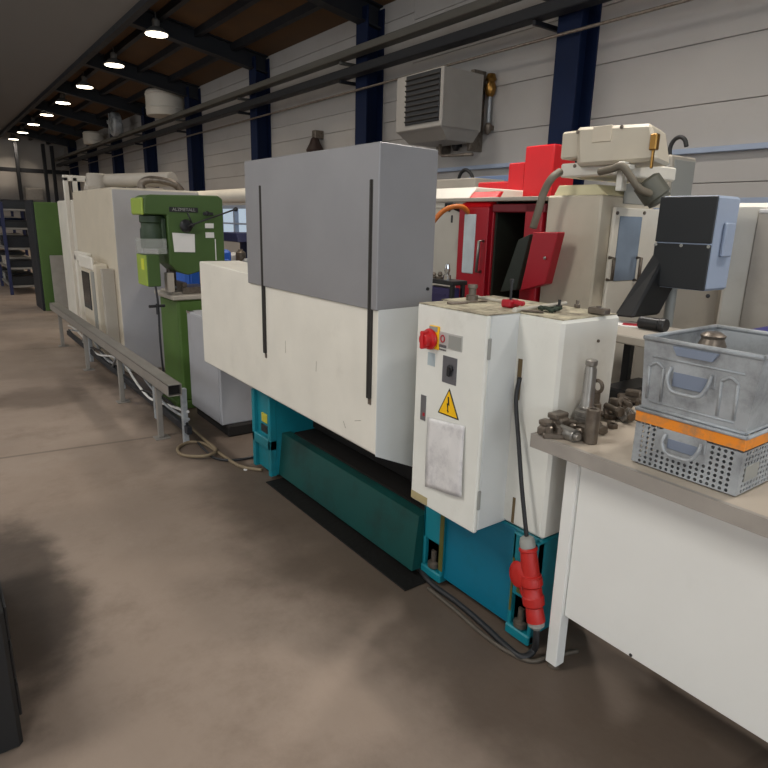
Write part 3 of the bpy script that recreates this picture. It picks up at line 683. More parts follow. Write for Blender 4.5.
def step_clamp(x, y, rz, label):
    p = Vector((x, y, ZB)); m = MB(); R_ = RZ(rz)
    m.box(p.x-.018, p.x+.018, p.y-.045, p.y+.045, p.z, p.z+.02, .004, rot=R_, piv=p)
    for k in range(3): m.box(p.x-.016, p.x+.016, p.y-.045+.014*k, p.y-.03+.014*k, p.z+.016, p.z+.028+.008*k, .003, rot=R_, piv=p)
    m.lathe([(.012, 0), (.012, .018), (.006, .022)], p+R_ @ Vector((0, .022, .02)), n=6)
    return solo('step_clamp', m, dsteel, label, 'clamp')
step_clamp(1.675, 1.262, .9, 'stepped steel clamp at the very corner of the bench')
step_clamp(1.765, 1.262, 2.3, 'stepped steel clamp between the bench corner and tool holder flange')
step_clamp(1.745, 1.2, 1.3, 'stepped steel clamp in front of the tool holder flange')
p = Vector((1.74, 1.3, ZB)); m = MB().box(p.x-.026, p.x+.026, p.y-.028, p.y+.028, p.z, p.z+.055, .006).box(p.x-.034, p.x+.034, p.y-.014, p.y+.03, p.z+.05, p.z+.07, .004).cyl((p.x-.024, p.y, p.z+.03), (p.x-.032, p.y, p.z+.03), .012, 12)
solo('clamp_block', m, dsteel, 'chunky clamp block with cross bar at the back of the bench corner', 'clamp')
p = Vector((1.672, 1.306, ZB)); m = MB().box(p.x-.026, p.x+.026, p.y-.022, p.y+.022, p.z, p.z+.036, .008, rot=RZ(.4)).lathe([(.02, 0), (.024, .004), (.024, .014), (.012, .02)], p+Vector((0, 0, .036)), n=10)
solo('clamp_block', m, dsteel, 'lump of dark steel with round cap just behind the bench corner clamp', 'clamp')
p = Vector((1.715, 1.215, ZB)); m = MB().cyl(p+Vector((-.01, .05, .022)), p+Vector((-.02, -.02, .022)), .022, 18).cyl(p+Vector((-.02, -.02, .022)), p+Vector((-.022, -.035, .022)), .014, 18)
solo('steel_bush', m, steel, 'bright round steel bush lying in front of the tool holder flange', 'bush')
p = Vector((2.06, 1.3, ZB)); m = MB().box(p.x-.025, p.x+.025, p.y-.04, p.y+.03, p.z, p.z+.035, .006, rot=RZ(.9)).cyl(p+Vector((0, 0, .035)), p+Vector((0, 0, .075)), .015, 14)
solo('clamp_block', m, dsteel, 'square block with round stud standing in the bolt heap', 'clamp')
p = P(622, 420); m = MB().lathe([(.028, 0), (.032, .004), (.032, .03), (.02, .034), (.02, .05), (.01, .054)], p, (.3, -.5, .8), n=18)
solo('chuck_cap', m, steel, 'bright round chuck cap tilted in front of the bolt heap', 'chuck')
def bolt(x, y, az, Lb, r_, label, lift=0., grp=None):
    p = P(x, y)+Vector((0, 0, r_*1.7+lift)); d = Vector((math.cos(az), math.sin(az), .08)).normalized()
    m = MB().cyl(p, p+d*r_*1.4, r_*1.7, 6).cyl(p+d*r_*1.4, p+d*Lb, r_, 14)
    return solo('hex_bolt', m, dsteel, label, 'bolt', grp)
bolt(603, 436, 1.0, .075, .011, 'bright hex bolt lying just right of the steel sleeve')
pile = [(608, 420, 2.2, .07, .012), (614, 414, .3, .09, .013), (620, 424, 1.4, .08, .012), (628, 418, 2.9, .07, .014), (622, 409, 4.0, .09, .012), (634, 412, 5.2, .08, .011), (607, 417, 5.6, .06, .012), (631, 425, .8, .06, .01)]
for i, a in enumerate(pile): bolt(*a, 'dark steel bolt in the jumbled heap between tool holder and crates', lift=.012*(i % 3), grp='bolts heaped on the bench')
for i, (x, y) in enumerate(((612, 428), (626, 404), (639, 420), (611, 419))):
    p = P(x, y); solo('hex_nut', MB().lathe([(.018, 0), (.02, .002), (.02, .016), (.018, .018), (.01, .018), (.01, .002)], p, n=6), dsteel, 'thick dark hex nut lying among the bolts heaped on the bench', 'nut', 'nuts among the bolts')
p = P(630, 402); m = MB().box(p.x-.03, p.x+.03, p.y-.05, p.y+.05, p.z, p.z+.03, .006, rot=RZ(.7)).box(p.x-.02, p.x+.02, p.y-.04, p.y+.02, p.z+.028, p.z+.055, .005, rot=RZ(.4))
solo('vice_jaw', m, dsteel, 'heavy dark vice jaw at the back of the bolt heap against the crates', 'vice jaw')
# tool lying in the open top of the upper crate
p = U(713, 338, Z=zu1+.0); p.x = min(p.x, CX+CD-.05)
r = thing('collet_holder', 'dark collet holder sticking up out of the upper crate', 'tool holder', (p.x, p.y, zu0+.004))
MB().cyl((p.x, p.y, zu0+.004), (p.x, p.y, zu1-.05), .025, 16).build('shank', dsteel, r)
MB().lathe([(.02, 0), (.035, .01), (.04, .03), (.032, .05), (.036, .06), (.02, .07)], (p.x, p.y, zu1-.052), n=18).build('head', dsteel, r)

# ================================================================== LEFT GROUP: grey cabinet, drill press, rail
gc = thing('grey_cabinet', 'plain light grey cabinet on dark plinth between drill press and teal machine', 'cabinet', (1.83, 4.68, 0))
MB().box(1.685, 1.99, 4.37, 5.04, .09, .9, .008).build('body', greyblue, gc)
MB().box(1.68, 1.686, 4.39, 5.02, .11, .885, .001).build('front_sheet', greyblue, gc)
MB().box(1.72, 2.25, 4.33, 5.03, 0, .09, .01).build('plinth', grime, gc)
MB().box(1.678, 1.72, 4.96, 5.03, .885, .905, .002).build('corner_glint', chrome, gc)  # chrome chip added as a glint on the cabinet corner

YD = 5.25
dp = thing('drill_press', 'green pillar drill press standing behind the grey cabinet', 'drill press', (1.95, 5.55, 0))
MB().box(1.68, 2.25, YD, 5.74, .06, .96, .02).box(1.62, 2.3, YD-.03, 5.8, 0, .07, .01).build('pedestal', gpanel, dp)
MB().box(1.64, 2.0, YD-.01, 5.76, .96, 1.0, .008).box(1.68, 1.78, YD+.1, YD+.45, 1.0, 1.02, .004).build('table', tan, dp)
MB().cyl((2.04, 5.42, .9), (2.04, 5.42, 1.75), .09, 24).build('column', gdeep, dp)
h = MB(); h.prism([(1.46, 1.73), (1.47, 1.79), (1.51, 1.815), (2.08, 1.83), (2.12, 1.8), (2.12, 1.25), (2.0, 1.22), (1.9, 1.2), (1.79, 1.17), (1.7, 1.2), (1.64, 1.26), (1.64, 1.66), (1.46, 1.66)], 'Y', YD, 5.56, .008)
ho = h.build('head', gdark, dp)
MB().box(1.44, 1.465, YD+.005, 5.555, 1.655, 1.79, .012).build('nose_cover', glight, ho)
MB().box(1.66, 1.9, YD-.004, YD+.002, 1.685, 1.725, .001).build('brand_plate', blackp, ho)
lettering('ALZMETALL', .036, greyp, ho, frame_mx((1, 0, 0), (0, 0, 1), (1.78, YD-.006, 1.705)))
MB().lathe([(.095, 0), (.1, .01), (.1, .15), (.09, .17), (.09, .2), (.1, .21), (.1, .26), (.06, .28)], (1.555, YD+.13, 1.39), n=24).build('spindle_motor', gdeep, dp)
MB().box(1.6, 1.64, YD+.03, YD+.3, 1.4, 1.64, .01).build('guide_block', gdeep, dp)
sp = MB().cyl((1.75, YD+.3, 1.0), (1.75, YD+.3, 1.2), .03, 14).cyl((1.69, YD+.2, 1.01), (1.69, YD+.2, 1.21), .022, 12).build('quill', dsteel, dp)
MB().box(1.615, 1.675, YD+.02, YD+.1, 1.03, 1.19, .004).build('scale_plate', tan, dp)
gg = MB().box(1.448, 1.552, YD-.02, YD+.25, 1.085, 1.345, .006).build('switch_box', gdark, dp)
MB().box(1.44, 1.451, YD-.015, YD+.245, 1.09, 1.34, .003).build('switch_box_front', glight, gg)
MB().box(1.434, 1.442, YD+.03, YD+.1, 1.22, 1.31, .001).build('yellow_label', M('lime_label', (200, 205, 60), .5), gg)
MB().box(1.43, 1.62, YD-.008, YD-.004, 1.35, 1.47, 0).box(1.43, 1.433, YD-.004, YD+.2, 1.35, 1.47, 0).build('chip_guard', hazy, dp)
lv = MB().tube([(1.83, YD-.01, 1.585), (1.83, YD-.06, 1.585)], .016, 10, smooth=False).tube([(1.79, YD-.055, 1.575), (2.19, YD-.09, 1.72)], .007, 8, smooth=False)
lv.lathe([(.01, 0), (.018, .012), (.018, .026), (.008, .036)], (2.18, YD-.09, 1.715), (.9, -.08, .33), n=12)
lv.tube([(1.83, YD-.055, 1.585), (1.79, YD-.06, 1.68)], .006, 8, smooth=False)
lv.build('feed_lever', blackp, dp)
MB().lathe([(.05, 0), (.055, .01), (.04, .03), (.02, .035)], (1.79, YD, 1.575), (0, -1, 0), n=18).build('feed_hub', blackp, dp)
MB().lathe([(.018, 0), (.02, .03), (.012, .04)], (1.97, YD, 1.68), (0, -1, 0), n=12).box(1.93, 2.02, YD-.035, YD-.025, 1.665, 1.69, .003).build('speed_knob', blackp, dp)
MB().faces([(1.672, YD-.004, 1.52), (1.86, YD-.004, 1.51), (1.855, YD-.006, 1.36), (1.68, YD-.006, 1.365)], [(0, 1, 2, 3)]).build('notice_sheet', paper, ho, solid=.001)
MB().box(1.955, 2.03, YD-.003, YD+.002, 1.56, 1.6, 0).build('white_label', paper, ho)
MB().box(1.955, 2.03, YD-.003, YD+.002, 1.48, 1.525, 0).build('white_label', paper, ho)
MB().box(2.035, 2.042, YD-.003, YD+.002, 1.29, 1.47, 0).build('white_label', paper, ho)
MB().tube([(1.5, YD-.03, 1.09), (1.505, YD-.05, .95), (1.5, YD-.06, .6), (1.52, YD-.05, .3), (1.6, YD-.03, .16)], .009, 8).build('switch_cord', cabledark, dp)
m = MB().cyl((1.43, YD-.05, .93), (1.56, YD-.05, .93), .012, 10).cyl((1.5, YD-.05, .86), (1.5, YD-.05, .95), .014, 10)
m.build('foot_lever', blackp, dp)
r = thing('machine_vice', 'dark machine vice with pale screw on the drill press table', 'vice', (1.82, YD+.2, 1.0))
MB().box(1.76, 1.99, YD+.08, YD+.34, 1.0, 1.06, .006).box(1.76, 1.8, YD+.08, YD+.34, 1.06, 1.1, .004).build('vice_body', dsteel, r)
MB().cyl((1.75, YD+.2, 1.05), (1.66, YD+.2, 1.05), .01, 10).cyl((1.655, YD+.2, 1.04), (1.655, YD+.2, 1.14), .012, 10).build('screw_handle', galv, r)
bl = MB().box(2.02, 2.5, 6.0, 6.6, 0, 1.34, .03).box(2.06, 2.46, 5.98, 6.01, .15, 1.25, .01)
solo('blue_machine', bl, blue, 'bright blue machine cover glimpsed behind the drill press', 'machine')

# guard rail with cables
gr = thing('floor_rail', 'low galvanised square rail on posts running beside the cream machine', 'rail', (1.29, 6.6, 0))
rl = MB(); ya, yb = 4.2, 9.1
rl.box(1.24, 1.246, ya, yb, .43, .515, .001).box(1.334, 1.34, ya, yb, .43, .515, .001).box(1.24, 1.34, ya, yb, .509, .515, .001).box(1.24, 1.34, ya, yb, .43, .436, .001)
rlo = rl.build('square_rail', galvl, gr)
MB().box(1.247, 1.333, ya+.04, ya+.05, .437, .508, 0).build('end_opening', grime, rlo)
for y in (4.6, 5.74, 7.19, 8.7):
    po = MB().box(1.265, 1.305, y-.02, y+.02, .008, .43, .004).build('post', galvl, gr)
    MB().box(1.235, 1.345, y-.05, y+.05, 0, .008, .002).build('foot_plate', galvl, po)
MB().box(1.39, 1.43, 4.3, 9.0, .09, .15, .006).build('lower_channel', navyd, gr)
MB().box(1.385, 1.425, 4.36, 4.4, 0, .43, .004).build('inner_post', galv, gr)
for y in (5.1, 6.2, 7.6): MB().box(1.385, 1.425, y-.02, y+.02, 0, .43, .004).build('inner_post', galv, gr)
for k, (dz, mtl) in enumerate(((.16, cabledark), (.2, paper), (.24, galv))):
    MB().tube([(1.41+.015*math.sin(i*1.7+k), 4.35+i*.45, dz+.06*math.sin(i*1.3+2*k)) for i in range(11)], .011, 6).build('loose_cable', mtl, gr)
for y in (4.5, 5.95, 7.4): MB().tube([(1.33, y, .42), (1.4, y+.6, .16)], .012, 6, smooth=False).build('brace', galv, gr)

# ================================================================== CREAM MACHINE AT LEFT
cm = thing('machining_centre', 'tall cream machine with side console beyond the green drill press', 'machine', (2.25, 8.3, 0))
MB().box(1.6, 2.5, 6.85, 8.85, .0, 1.92, .012).build('cabin', beige, cm)
MB().box(1.603, 2.495, 6.842, 6.852, .02, 1.9, .003).build('side_plate', M('side_grey', (176, 172, 168), .5), cm)
a = U(112, 297, X=1.6); b = U(118, 346, X=1.6)
MB().box(1.594, 1.61, b.y, b.y+.12, b.z+.02, a.z, .02).build('grip_recess', tan, cm)
q0 = U(84, 252, X=1.45); q1 = U(104, 345, X=1.45)
co = MB().box(1.45, 1.6, 7.25, 7.95, .2, 1.13, .02).build('console', beige, cm)
MB().box(1.435, 1.47, 7.3, 7.98, 1.06, 1.2, .02).build('console_cap', cream, co)
MB().box(1.442, 1.452, 7.52, 7.9, .6, 1.02, .005).build('screen', dglass, co)
MB().box(1.44, 1.452, 7.27, 7.4, .2, 1.05, .004).build('key_strip', greyp, co)
MB().box(1.47, 1.6, 7.0, 7.06, .2, 1.1, .008).build('door_rail', tan, cm)
MB().cyl((1.56, 7.12, .45), (1.56, 7.12, .95), .012, 8).build('door_handle', dsteel, cm)
fr = MB()
for y in (8.05, 8.35, 8.7): fr.box(1.54, 1.6, y, y+.1, .1, 1.15, .008)
fr.box(1.54, 1.6, 8.05, 8.8, 1.08, 1.2, .01).build('door_frame', cream, cm)
tpm = MB()
tpm.cyl((1.85, 8.6, 1.92), (1.85, 8.6, 2.14), .12, 20).cyl((1.95, 8.55, 2.06), (2.4, 7.4, 2.06), .08, 16)
tpm.build('exhaust_duct', tan, cm)
tpm = MB().tube([(2.0, 7.2, 1.92), (2.0, 7.2, 1.99), (2.1, 7.15, 2.03), (2.3, 7.1, 2.0), (2.4, 7.1, 1.92)], .04, 10)
tpm.build('bent_pipe', dsteel, cm)
MB().box(1.65, 1.8, 8.2, 8.4, 1.92, 1.98, .01).build('top_box', tan, cm); MB().box(2.15, 2.45, 7.9, 8.5, 1.92, 1.98, .015).build('top_box', tan, cm)
m2 = MB().box(1.86, 2.6, 10.1, 11.6, 0, 1.85, .015)
for x in (1.72, 1.84, 2.0): m2.box(x, x+.06, 10.05, 10.12, 0, 2.15, .005)
m2.box(1.72, 2.06, 10.05, 10.12, 2.1, 2.18, .005)
solo('framed_machine', m2, cream, 'cream framed machine half hidden behind the tall cream machine', 'machine')

# green cabinet and leaning sheet
gcab = thing('green_locker', 'tall green locker with dark blue edge at the far end of the aisle', 'locker', (1.84, 12.5, 0))
MB().box(1.585, 2.12, 12.1, 12.9, 0, 1.83, .01).build('body', gpanel, gcab)
MB().box(1.545, 1.585, 12.12, 12.9, 0, 1.86, .006).build('blue_edge', navyd, gcab)
MB().box(2.12, 2.17, 12.12, 12.9, 0, 1.84, .006).build('black_edge', blackp, gcab)
sh = MB().hexa([(1.7, 11.82, 0), (2.0, 11.82, 0), (2.0, 11.85, 0), (1.7, 11.85, 0), (1.73, 12.06, .95), (2.08, 12.06, .95), (2.08, 12.09, .95), (1.73, 12.09, .95)], .003)
solo('metal_sheet', sh, galvl, 'grey metal sheet leaning against the green locker', 'sheet')

# racks
def rack(name, x0, x1, y0, y1, label, shelves, seedv):
    r = thing(name, label, 'rack', ((x0+x1)/2, (y0+y1)/2, 0))
    ys = [y0+(y1-y0)*k/2 for k in range(3)]
    for x in (x0, x1):
        for y in ys: MB().box(x-.03, x+.03, y-.03, y+.03, 0, 1.85, .003).build('upright', rackblue, r)
    for z in shelves: MB().box(x0, x1, y0, y1, z-.04, z, .004).build('shelf', galvl, r)
    return r
SH = [.18, .55, .95, 1.35, 1.72]
rack('storage_rack', 1.36, 1.93, 14.85, 18.6, 'blue upright storage rack with steel shelves left of the green locker', SH, 3)
rack('storage_rack', .55, 1.1, 18.2, 22.0, 'blue storage rack standing farther down the aisle past the first', SH, 4)
cols = [tan, greyp, blackp, navy, blackp, navyd]; cn = ['tan', 'grey', 'black', 'navy', 'black', 'dark']
shn = ['bottom', 'second', 'middle', 'fourth', 'top']
random.seed(3)
for j, z in enumerate(SH):
    yy = 14.95; k = 0
    while yy < 18.2 and k < 4:
        L_ = random.uniform(.4, .8); hgt = random.uniform(.12, .27); ci = random.randrange(6)
        m = MB().box(1.4, 1.88, yy, yy+L_, z, z+hgt*.85, .006).box(1.39, 1.89, yy-.01, yy+L_+.01, z+hgt*.75, z+hgt*.9, .006).box(1.385, 1.4, yy+L_*.3, yy+L_*.7, z+hgt*.35, z+hgt*.55, .004)
        solo('storage_bin', m, cols[ci], '%s storage bin on the %s shelf of the nearer blue rack, %s along it' % (cn[ci], shn[j], ['first', 'second', 'third', 'last'][k]), 'bin', 'bins on the nearer rack')
        yy += L_+random.uniform(.08, .25); k += 1
for j, z in enumerate(SH[:4]):
    for k in range(3):
        ci = (j*2+k) % 6; y = 18.4+k*1.1
        m = MB().box(.6, 1.06, y, y+.8, z, z+.2, .006).box(.59, 1.07, y-.01, y+.81, z+.17, z+.22, .006)
        solo('storage_bin', m, cols[ci], '%s bin on the %s shelf of the farther blue rack, %s along it' % (cn[ci], shn[j], ['first', 'second', 'last'][k]), 'bin', 'bins on the farther rack')
db = MB().box(4.1, 4.85, YF-.7+.15, YF-.3, 2.2, 2.75, .01).box(4.15, 4.8, YF-.58, YF-.54, 2.25, 2.7, .005)
solo('wall_box', db, galvl, 'pale grey box high on the far end wall beside the steel posts', 'box')

# ================================================================== BACKGROUND MACHINES ON THE RIGHT
XM = 3.6
def V3(x, y, X=XM): return U(x, y, X=X)
rmx = thing('milling_machine', 'white and red machining centre with open red door behind the control cabinet', 'machine', (4.3, 3.5, 0))
yl, yr = 4.6, 3.72
MB().box(XM, 5.1, yr, yl, .05, 1.77, .015).build('cream_cabin', M('machine_grey_cream', (190, 184, 172), .45), rmx)
cp = MB().prism([(XM, 1.77), (XM-.02, 1.83), (XM+.1, 1.94), (5.0, 1.94), (5.0, 1.77)], 'Y', 3.8, 4.6, .008)
cpo = cp.build('cabin_roof', cream, rmx)
a = V3(447, 209, XM-.03); b = V3(457, 206, XM-.03)
MB().tube([(XM-.0, a.y, a.z-.01), (XM-.05, a.y, a.z), (XM-.05, a.y-.01, a.z+.04), (XM-.05, b.y+.01, a.z+.04), (XM-.05, b.y, a.z), (XM, b.y, a.z-.01)], .013, 8, smooth=False).build('roof_handle', blackp, cpo)
for x, y in ((452, 219), (461, 219)):
    p = V3(x, y); MB().box(XM-.004, XM+.002, p.y-.01, p.y+.01, p.z-.03, p.z+.03, .001).build('slot', blackp, rmx)
# red sliding door leaf with frosted window and handle
d0 = V3(465, 300); 
dl = MB().hexa([(XM-.05, 3.5, .3), (XM+.02, 3.5, .3), (XM+.02, 3.83, .3), (XM-.05, 3.83, .3), (XM-.05, 3.5, 1.78), (XM+.02, 3.5, 1.78), (XM+.02, 3.83, 1.78), (XM-.05, 3.83, 1.78)], .006)
dlo = dl.build('red_door', redd, rmx)
MB().hexa([(XM-.05, 3.5, 1.78), (XM+.02, 3.5, 1.78), (XM+.02, 3.83, 1.78), (XM-.05, 3.83, 1.78), (XM+.08, 3.51, 1.9), (XM+.12, 3.51, 1.9), (XM+.12, 3.81, 1.9), (XM+.08, 3.81, 1.9)], .004).build('door_hood', red, dlo)
MB().box(XM+.0, XM+.16, 3.492, 3.51, .3, 1.8, .004).build('door_return', redd, dlo)
a = V3(463, 214, XM-.055); b = V3(473, 274, XM-.055)
MB().box(XM-.06, XM-.045, b.y+.005, a.y-.02, b.z, a.z, .008).build('door_window', frosted, dlo)
a = V3(479, 241, XM-.1); b = V3(476, 272, XM-.1)
MB().tube([(XM-.05, a.y, a.z), (XM-.1, a.y, a.z), (XM-.1, b.y, b.z), (XM-.05, b.y, b.z)], .012, 8, smooth=False).build('door_handle', steel, dlo)
# opening with dark interior, jamb and floor
MB().box(XM+.6, XM+.62, 2.9, 3.5, .4, 1.85, 0).box(XM+.02, XM+.6, 3.47, 3.49, .4, 1.85, 0).box(XM+.1, XM+.6, 2.9, 3.5, .4, .95, .02).build('work_space', darkgreenint, rmx)
MB().box(XM-.02, XM+.6, 3.0, 3.16, .3, 1.8, .008).build('red_jamb', redd, rmx)
MB().box(XM-.02, XM+.3, 2.98, 3.49, 1.74, 1.8, .006).build('red_lintel', M('dark_red', (110, 12, 26), .5), rmx)
MB().box(XM-.04, XM+.1, 2.97, 3.49, .2, .9, .01).build('red_apron', redd, rmx)
MB().box(XM-.05, XM+.8, 2.985, 4.6, 1.82, 1.85, .004).build('guide_rail', tan, rmx)
cs = MB()
for (x0, y0_), (x1, y1_), dx in (((477, 195), (509, 181), .0), ((508, 195), (527, 162), .02), ((525, 195), (558, 144), .04)):
    A0, A1 = V3(x0, y0_, 4.3), V3(x1, y1_, 4.3)
    cs.box(4.3-dx, 4.55, A1.y, A0.y, 1.85, A1.z, .01)
cs.build('stepped_cover', red, rmx)
# hinged red flap hanging open, seen edge-on at the bottom right of the opening
F = [V3(533, 232, 3.4), V3(558, 232, 3.4), V3(545, 284, 3.4), V3(520, 291, 3.4)]
fx = MB().hexa([F[3], F[2], F[2]+Vector((.08, 0, 0)), F[3]+Vector((.08, 0, 0)), F[0], F[1], F[1]+Vector((.08, 0, 0)), F[0]+Vector((.08, 0, 0))], .006)
fo = fx.build('open_flap', redd, rmx)
p = V3(545, 258, 3.395); MB().lathe([(.01, 0), (.012, .006), (.006, .01)], p, (-1, 0, 0), n=10).build('rivet', steel, fo)
s0 = [V3(518, 240, 3.44), V3(530, 234, 3.44), V3(516, 290, 3.44), V3(500, 292, 3.44)]
MB().hexa([s0[3], s0[2], s0[2]+Vector((.05, 0, 0)), s0[3]+Vector((.05, 0, 0)), s0[0], s0[1], s0[1]+Vector((.05, 0, 0)), s0[0]+Vector((.05, 0, 0))], .004).build('flap_lining', darkgreenint, fo)
hs = [U(560, 172, X=3.5), U(552, 178, X=3.42), U(544, 192, X=3.4), U(538, 212, X=3.38), U(533, 228, X=3.38)]
MB().tube(hs, .026, 12).build('grey_hose', greyhose, rmx)
ohs = [U(433, 222, X=3.3), U(442, 212, X=3.35), U(452, 207, X=3.4), U(462, 207, X=3.48), U(469, 213, X=3.56)]
solo('orange_hose', MB().tube(ohs, .02, 10), orangehose, 'orange hose arching over the cream panel by the red door', 'hose')

bm_ = thing('vertical_mill', 'beige machining centre with narrow door window behind the drive housing', 'machine', (4.1, 2.7, 0))
yq0 = V3(603, 187).y; yq1 = V3(548, 192).y; zt_ = V3(580, 195).z
MB().box(XM, 4.55, yq0, yq1, .05, zt_, .012).build('cabin', beige, bm_)
MB().prism([(yq0+.0, zt_), (yq1, zt_), (yq1-.04, zt_+.07), (yq0+.1, zt_+.07)], 'X', XM+.06, 4.5, .006).build('cabin_roof', M('pale_yellow_cream', (222, 214, 176), .5), bm_)
yd = yq0-.001
def VY(x, y, Y=None): return U(x, y, Y=yd if Y is None else Y)
a = VY(612, 207); b = VY(647, 290)
dd = MB().box(a.x, b.x+.05, yd-.03, yd, .25, a.z, .008).build('door', cream, bm_)
a = VY(620, 216, yd-.03); b = VY(634, 280, yd-.03)
MB().box(a.x, b.x, yd-.036, yd-.028, b.z, a.z, .01).build('door_window', M('blue_grey_glass', (128, 142, 160), .12, var=.25, scale=4), dd)
for x in (613, 640):
    a = VY(x, 258, yd-.06); b = VY(x, 280, yd-.06)
    MB().tube([(a.x, yd-.03, a.z), (a.x, yd-.07, a.z), (a.x, yd-.07, b.z), (a.x, yd-.03, b.z)], .012, 8, smooth=False).build('door_handle', dsteel, dd)
    p = VY(x+4, 213, yd-.03); MB().cyl((p.x, yd-.028, p.z), (p.x, yd-.04, p.z), .012, 10).build('bolt', dsteel, dd)
a = VY(648, 212); MB().box(a.x+.06, a.x+.14, yd-.02, yd+.02, .3, a.z+.03, .005).build('corner_strip', conlight, bm_)
a = VY(624, 190); b = VY(645, 205)
MB().box(a.x, b.x, yd-.008, yd, b.z, b.z+.13, .003).build('sign_plate', greyp, bm_)
# spindle head over the cabin
hd = MB()
A0, A1 = V3(578, 128, 3.5), V3(655, 163, 3.5)
hx = .62
hd.hexa([(3.5, V3(656, 166, 3.5).y, 2.03), (3.86, V3(656, 166, 3.5).y+.12, 2.03), (3.86, 2.95, 2.03), (3.5, V3(577, 172, 3.5).y, 2.03),
         (3.5, V3(652, 122, 3.5).y, 2.24), (3.86, V3(652, 122, 3.5).y+.12, 2.24), (3.86, 2.95, 2.26), (3.5, V3(577, 127, 3.5).y, 2.27)], .02)
hdo = hd.build('spindle_head', beige, bm_)
a = V3(561, 132, 3.55); b = V3(577, 158, 3.55)
MB().box(3.56, 4.2, b.y, a.y, b.z, a.z, .012).build('motor_cover', beige, hdo)
a = V3(562, 170, 3.6); b = V3(615, 185, 3.6); MB().box(3.58, 4.3, b.y, a.y, 1.97, 2.06, .01).build('head_base', cream, hdo)
a = V3(594, 127, 3.5); b = V3(611, 141, 3.5); MB().box(3.492, 3.502, b.y, a.y, b.z, a.z, .002).build('paper_note', M('beige_note', (214, 202, 182), .7), hdo)
p = V3(654, 143, 3.49); MB().box(p.x-.02, p.x+.02, p.y-.025, p.y+.02, p.z-.04, p.z+.05, .006).box(p.x-.01, p.x+.01, p.y-.008, p.y+.004, p.z-.14, p.z-.03, .003).build('latch', brass, hdo)
for x, y in ((578, 132), (622, 127), (575, 166)):
    p = V3(x, y, 3.498); MB().lathe([(.012, 0), (.012, .006), (.006, .008)], p, (-1, 0, 0), n=10).build('bolt', dsteel, hdo)
MB().lathe([(.06, 0), (.085, .015), (.085, .13), (.07, .14), (.07, .16), (.04, .17)], U(645, 180, X=3.62), (.35, -.5, -.75), n=24).build('spindle_motor', M('grey_green_motor', (88, 88, 78), .5), bm_)
hs = [U(600, 172, X=3.45), U(612, 169, X=3.42), U(622, 166, X=3.42), U(630, 176, X=3.45), U(640, 189, X=3.5), U(652, 194, X=3.6)]
MB().tube(hs, .022, 10).build('supply_hose', greyhose, bm_)
a = U(622, 186, X=3.5); MB().box(3.46, 3.52, a.y-.02, a.y+.02, a.z-.03, a.z+.14, .004).box(3.46, 3.52, a.y-.06, a.y+.06, a.z+.09, a.z+.12, .004).build('hose_bracket', cream, bm_)
# electrical tower behind
a = U(650, 156, X=4.6); b = U(672, 156, X=4.6); xt_ = 4.6*(1+0*b.y); tq = U(697, 157, Y=b.y)
r = thing('electrical_tower', 'tall grey beige electrical tower behind the dark console', 'cabinet', ((4.6+tq.x)/2, (a.y+b.y)/2, 0))
MB().box(4.6, tq.x, b.y, a.y, 0, a.z, .012).build('body', tan, r); MB().box(4.64, tq.x-.02, b.y-.008, b.y+.002, .1, a.z-.03, .003).build('side_sheet', greyp, r)
MB().box(4.594, 4.602, b.y+.01, a.y-.01, .1, a.z-.03, .004).build('door', greyp, r)
c = U(674, 157, X=4.7)
MB().tube([c+Vector((.04, math.cos(t)*.065, .06+math.sin(t)*.085)) for t in (math.pi*(-.45+k*.2) for k in range(8))], .016, 10).build('hose_loop', black, r)
c = U(466, 178, X=5.2)
solo('hose_loop', MB().tube([c+Vector((0, .14, -.3)), c+Vector((0, .12, .0)), c+Vector((0, .03, .09)), c+Vector((0, -.08, .04)), c+Vector((0, -.16, -.1))], .02, 10), black, 'thin black hose loop rising behind the red stepped covers', 'hose')
bx = MB().box(4.75, 5.2, U(475, 180, X=4.75).y, U(430, 180, X=4.75).y, 0, U(450, 179, X=4.75).z, .01)
solo('grey_locker', bx, tan, 'grey beige locker behind the cream cabin with red door', 'locker')
rc = U(505, 175, X=5.4)
solo('blue_crate', MB().box(5.4, 5.8, rc.y-.1, rc.y+.6, 1.9, rc.z, .01).box(5.38, 5.82, rc.y-.12, rc.y+.62, 1.9, 1.93, .005), M('pale_blue', (120, 140, 176), .5), 'pale blue crate on the shelf behind the red stepped covers', 'crate')
solo('bracket_shelf', MB().box(5.3, 6.0, rc.y-.4, rc.y+.9, 1.86, 1.9, .005).box(5.9, 6.0, rc.y-.3, rc.y-.25, 1.5, 1.86, .005).box(5.9, 6.0, rc.y+.7, rc.y+.75, 1.5, 1.86, .005), tan, 'wall shelf under the pale blue crate', 'shelf')

# dark operating console on an arm
cn_ = thing('operating_console', 'dark grey hanging operating console with light grey side, right of the beige machine', 'console', (3.1, 1.6, 0))
C0 = [U(658, 197, X=3.0), U(719, 196, X=3.0), U(705, 290, X=3.0), U(653, 287, X=3.0)]
B0 = [U(741, 199, X=3.28), U(731, 288, X=3.28)]
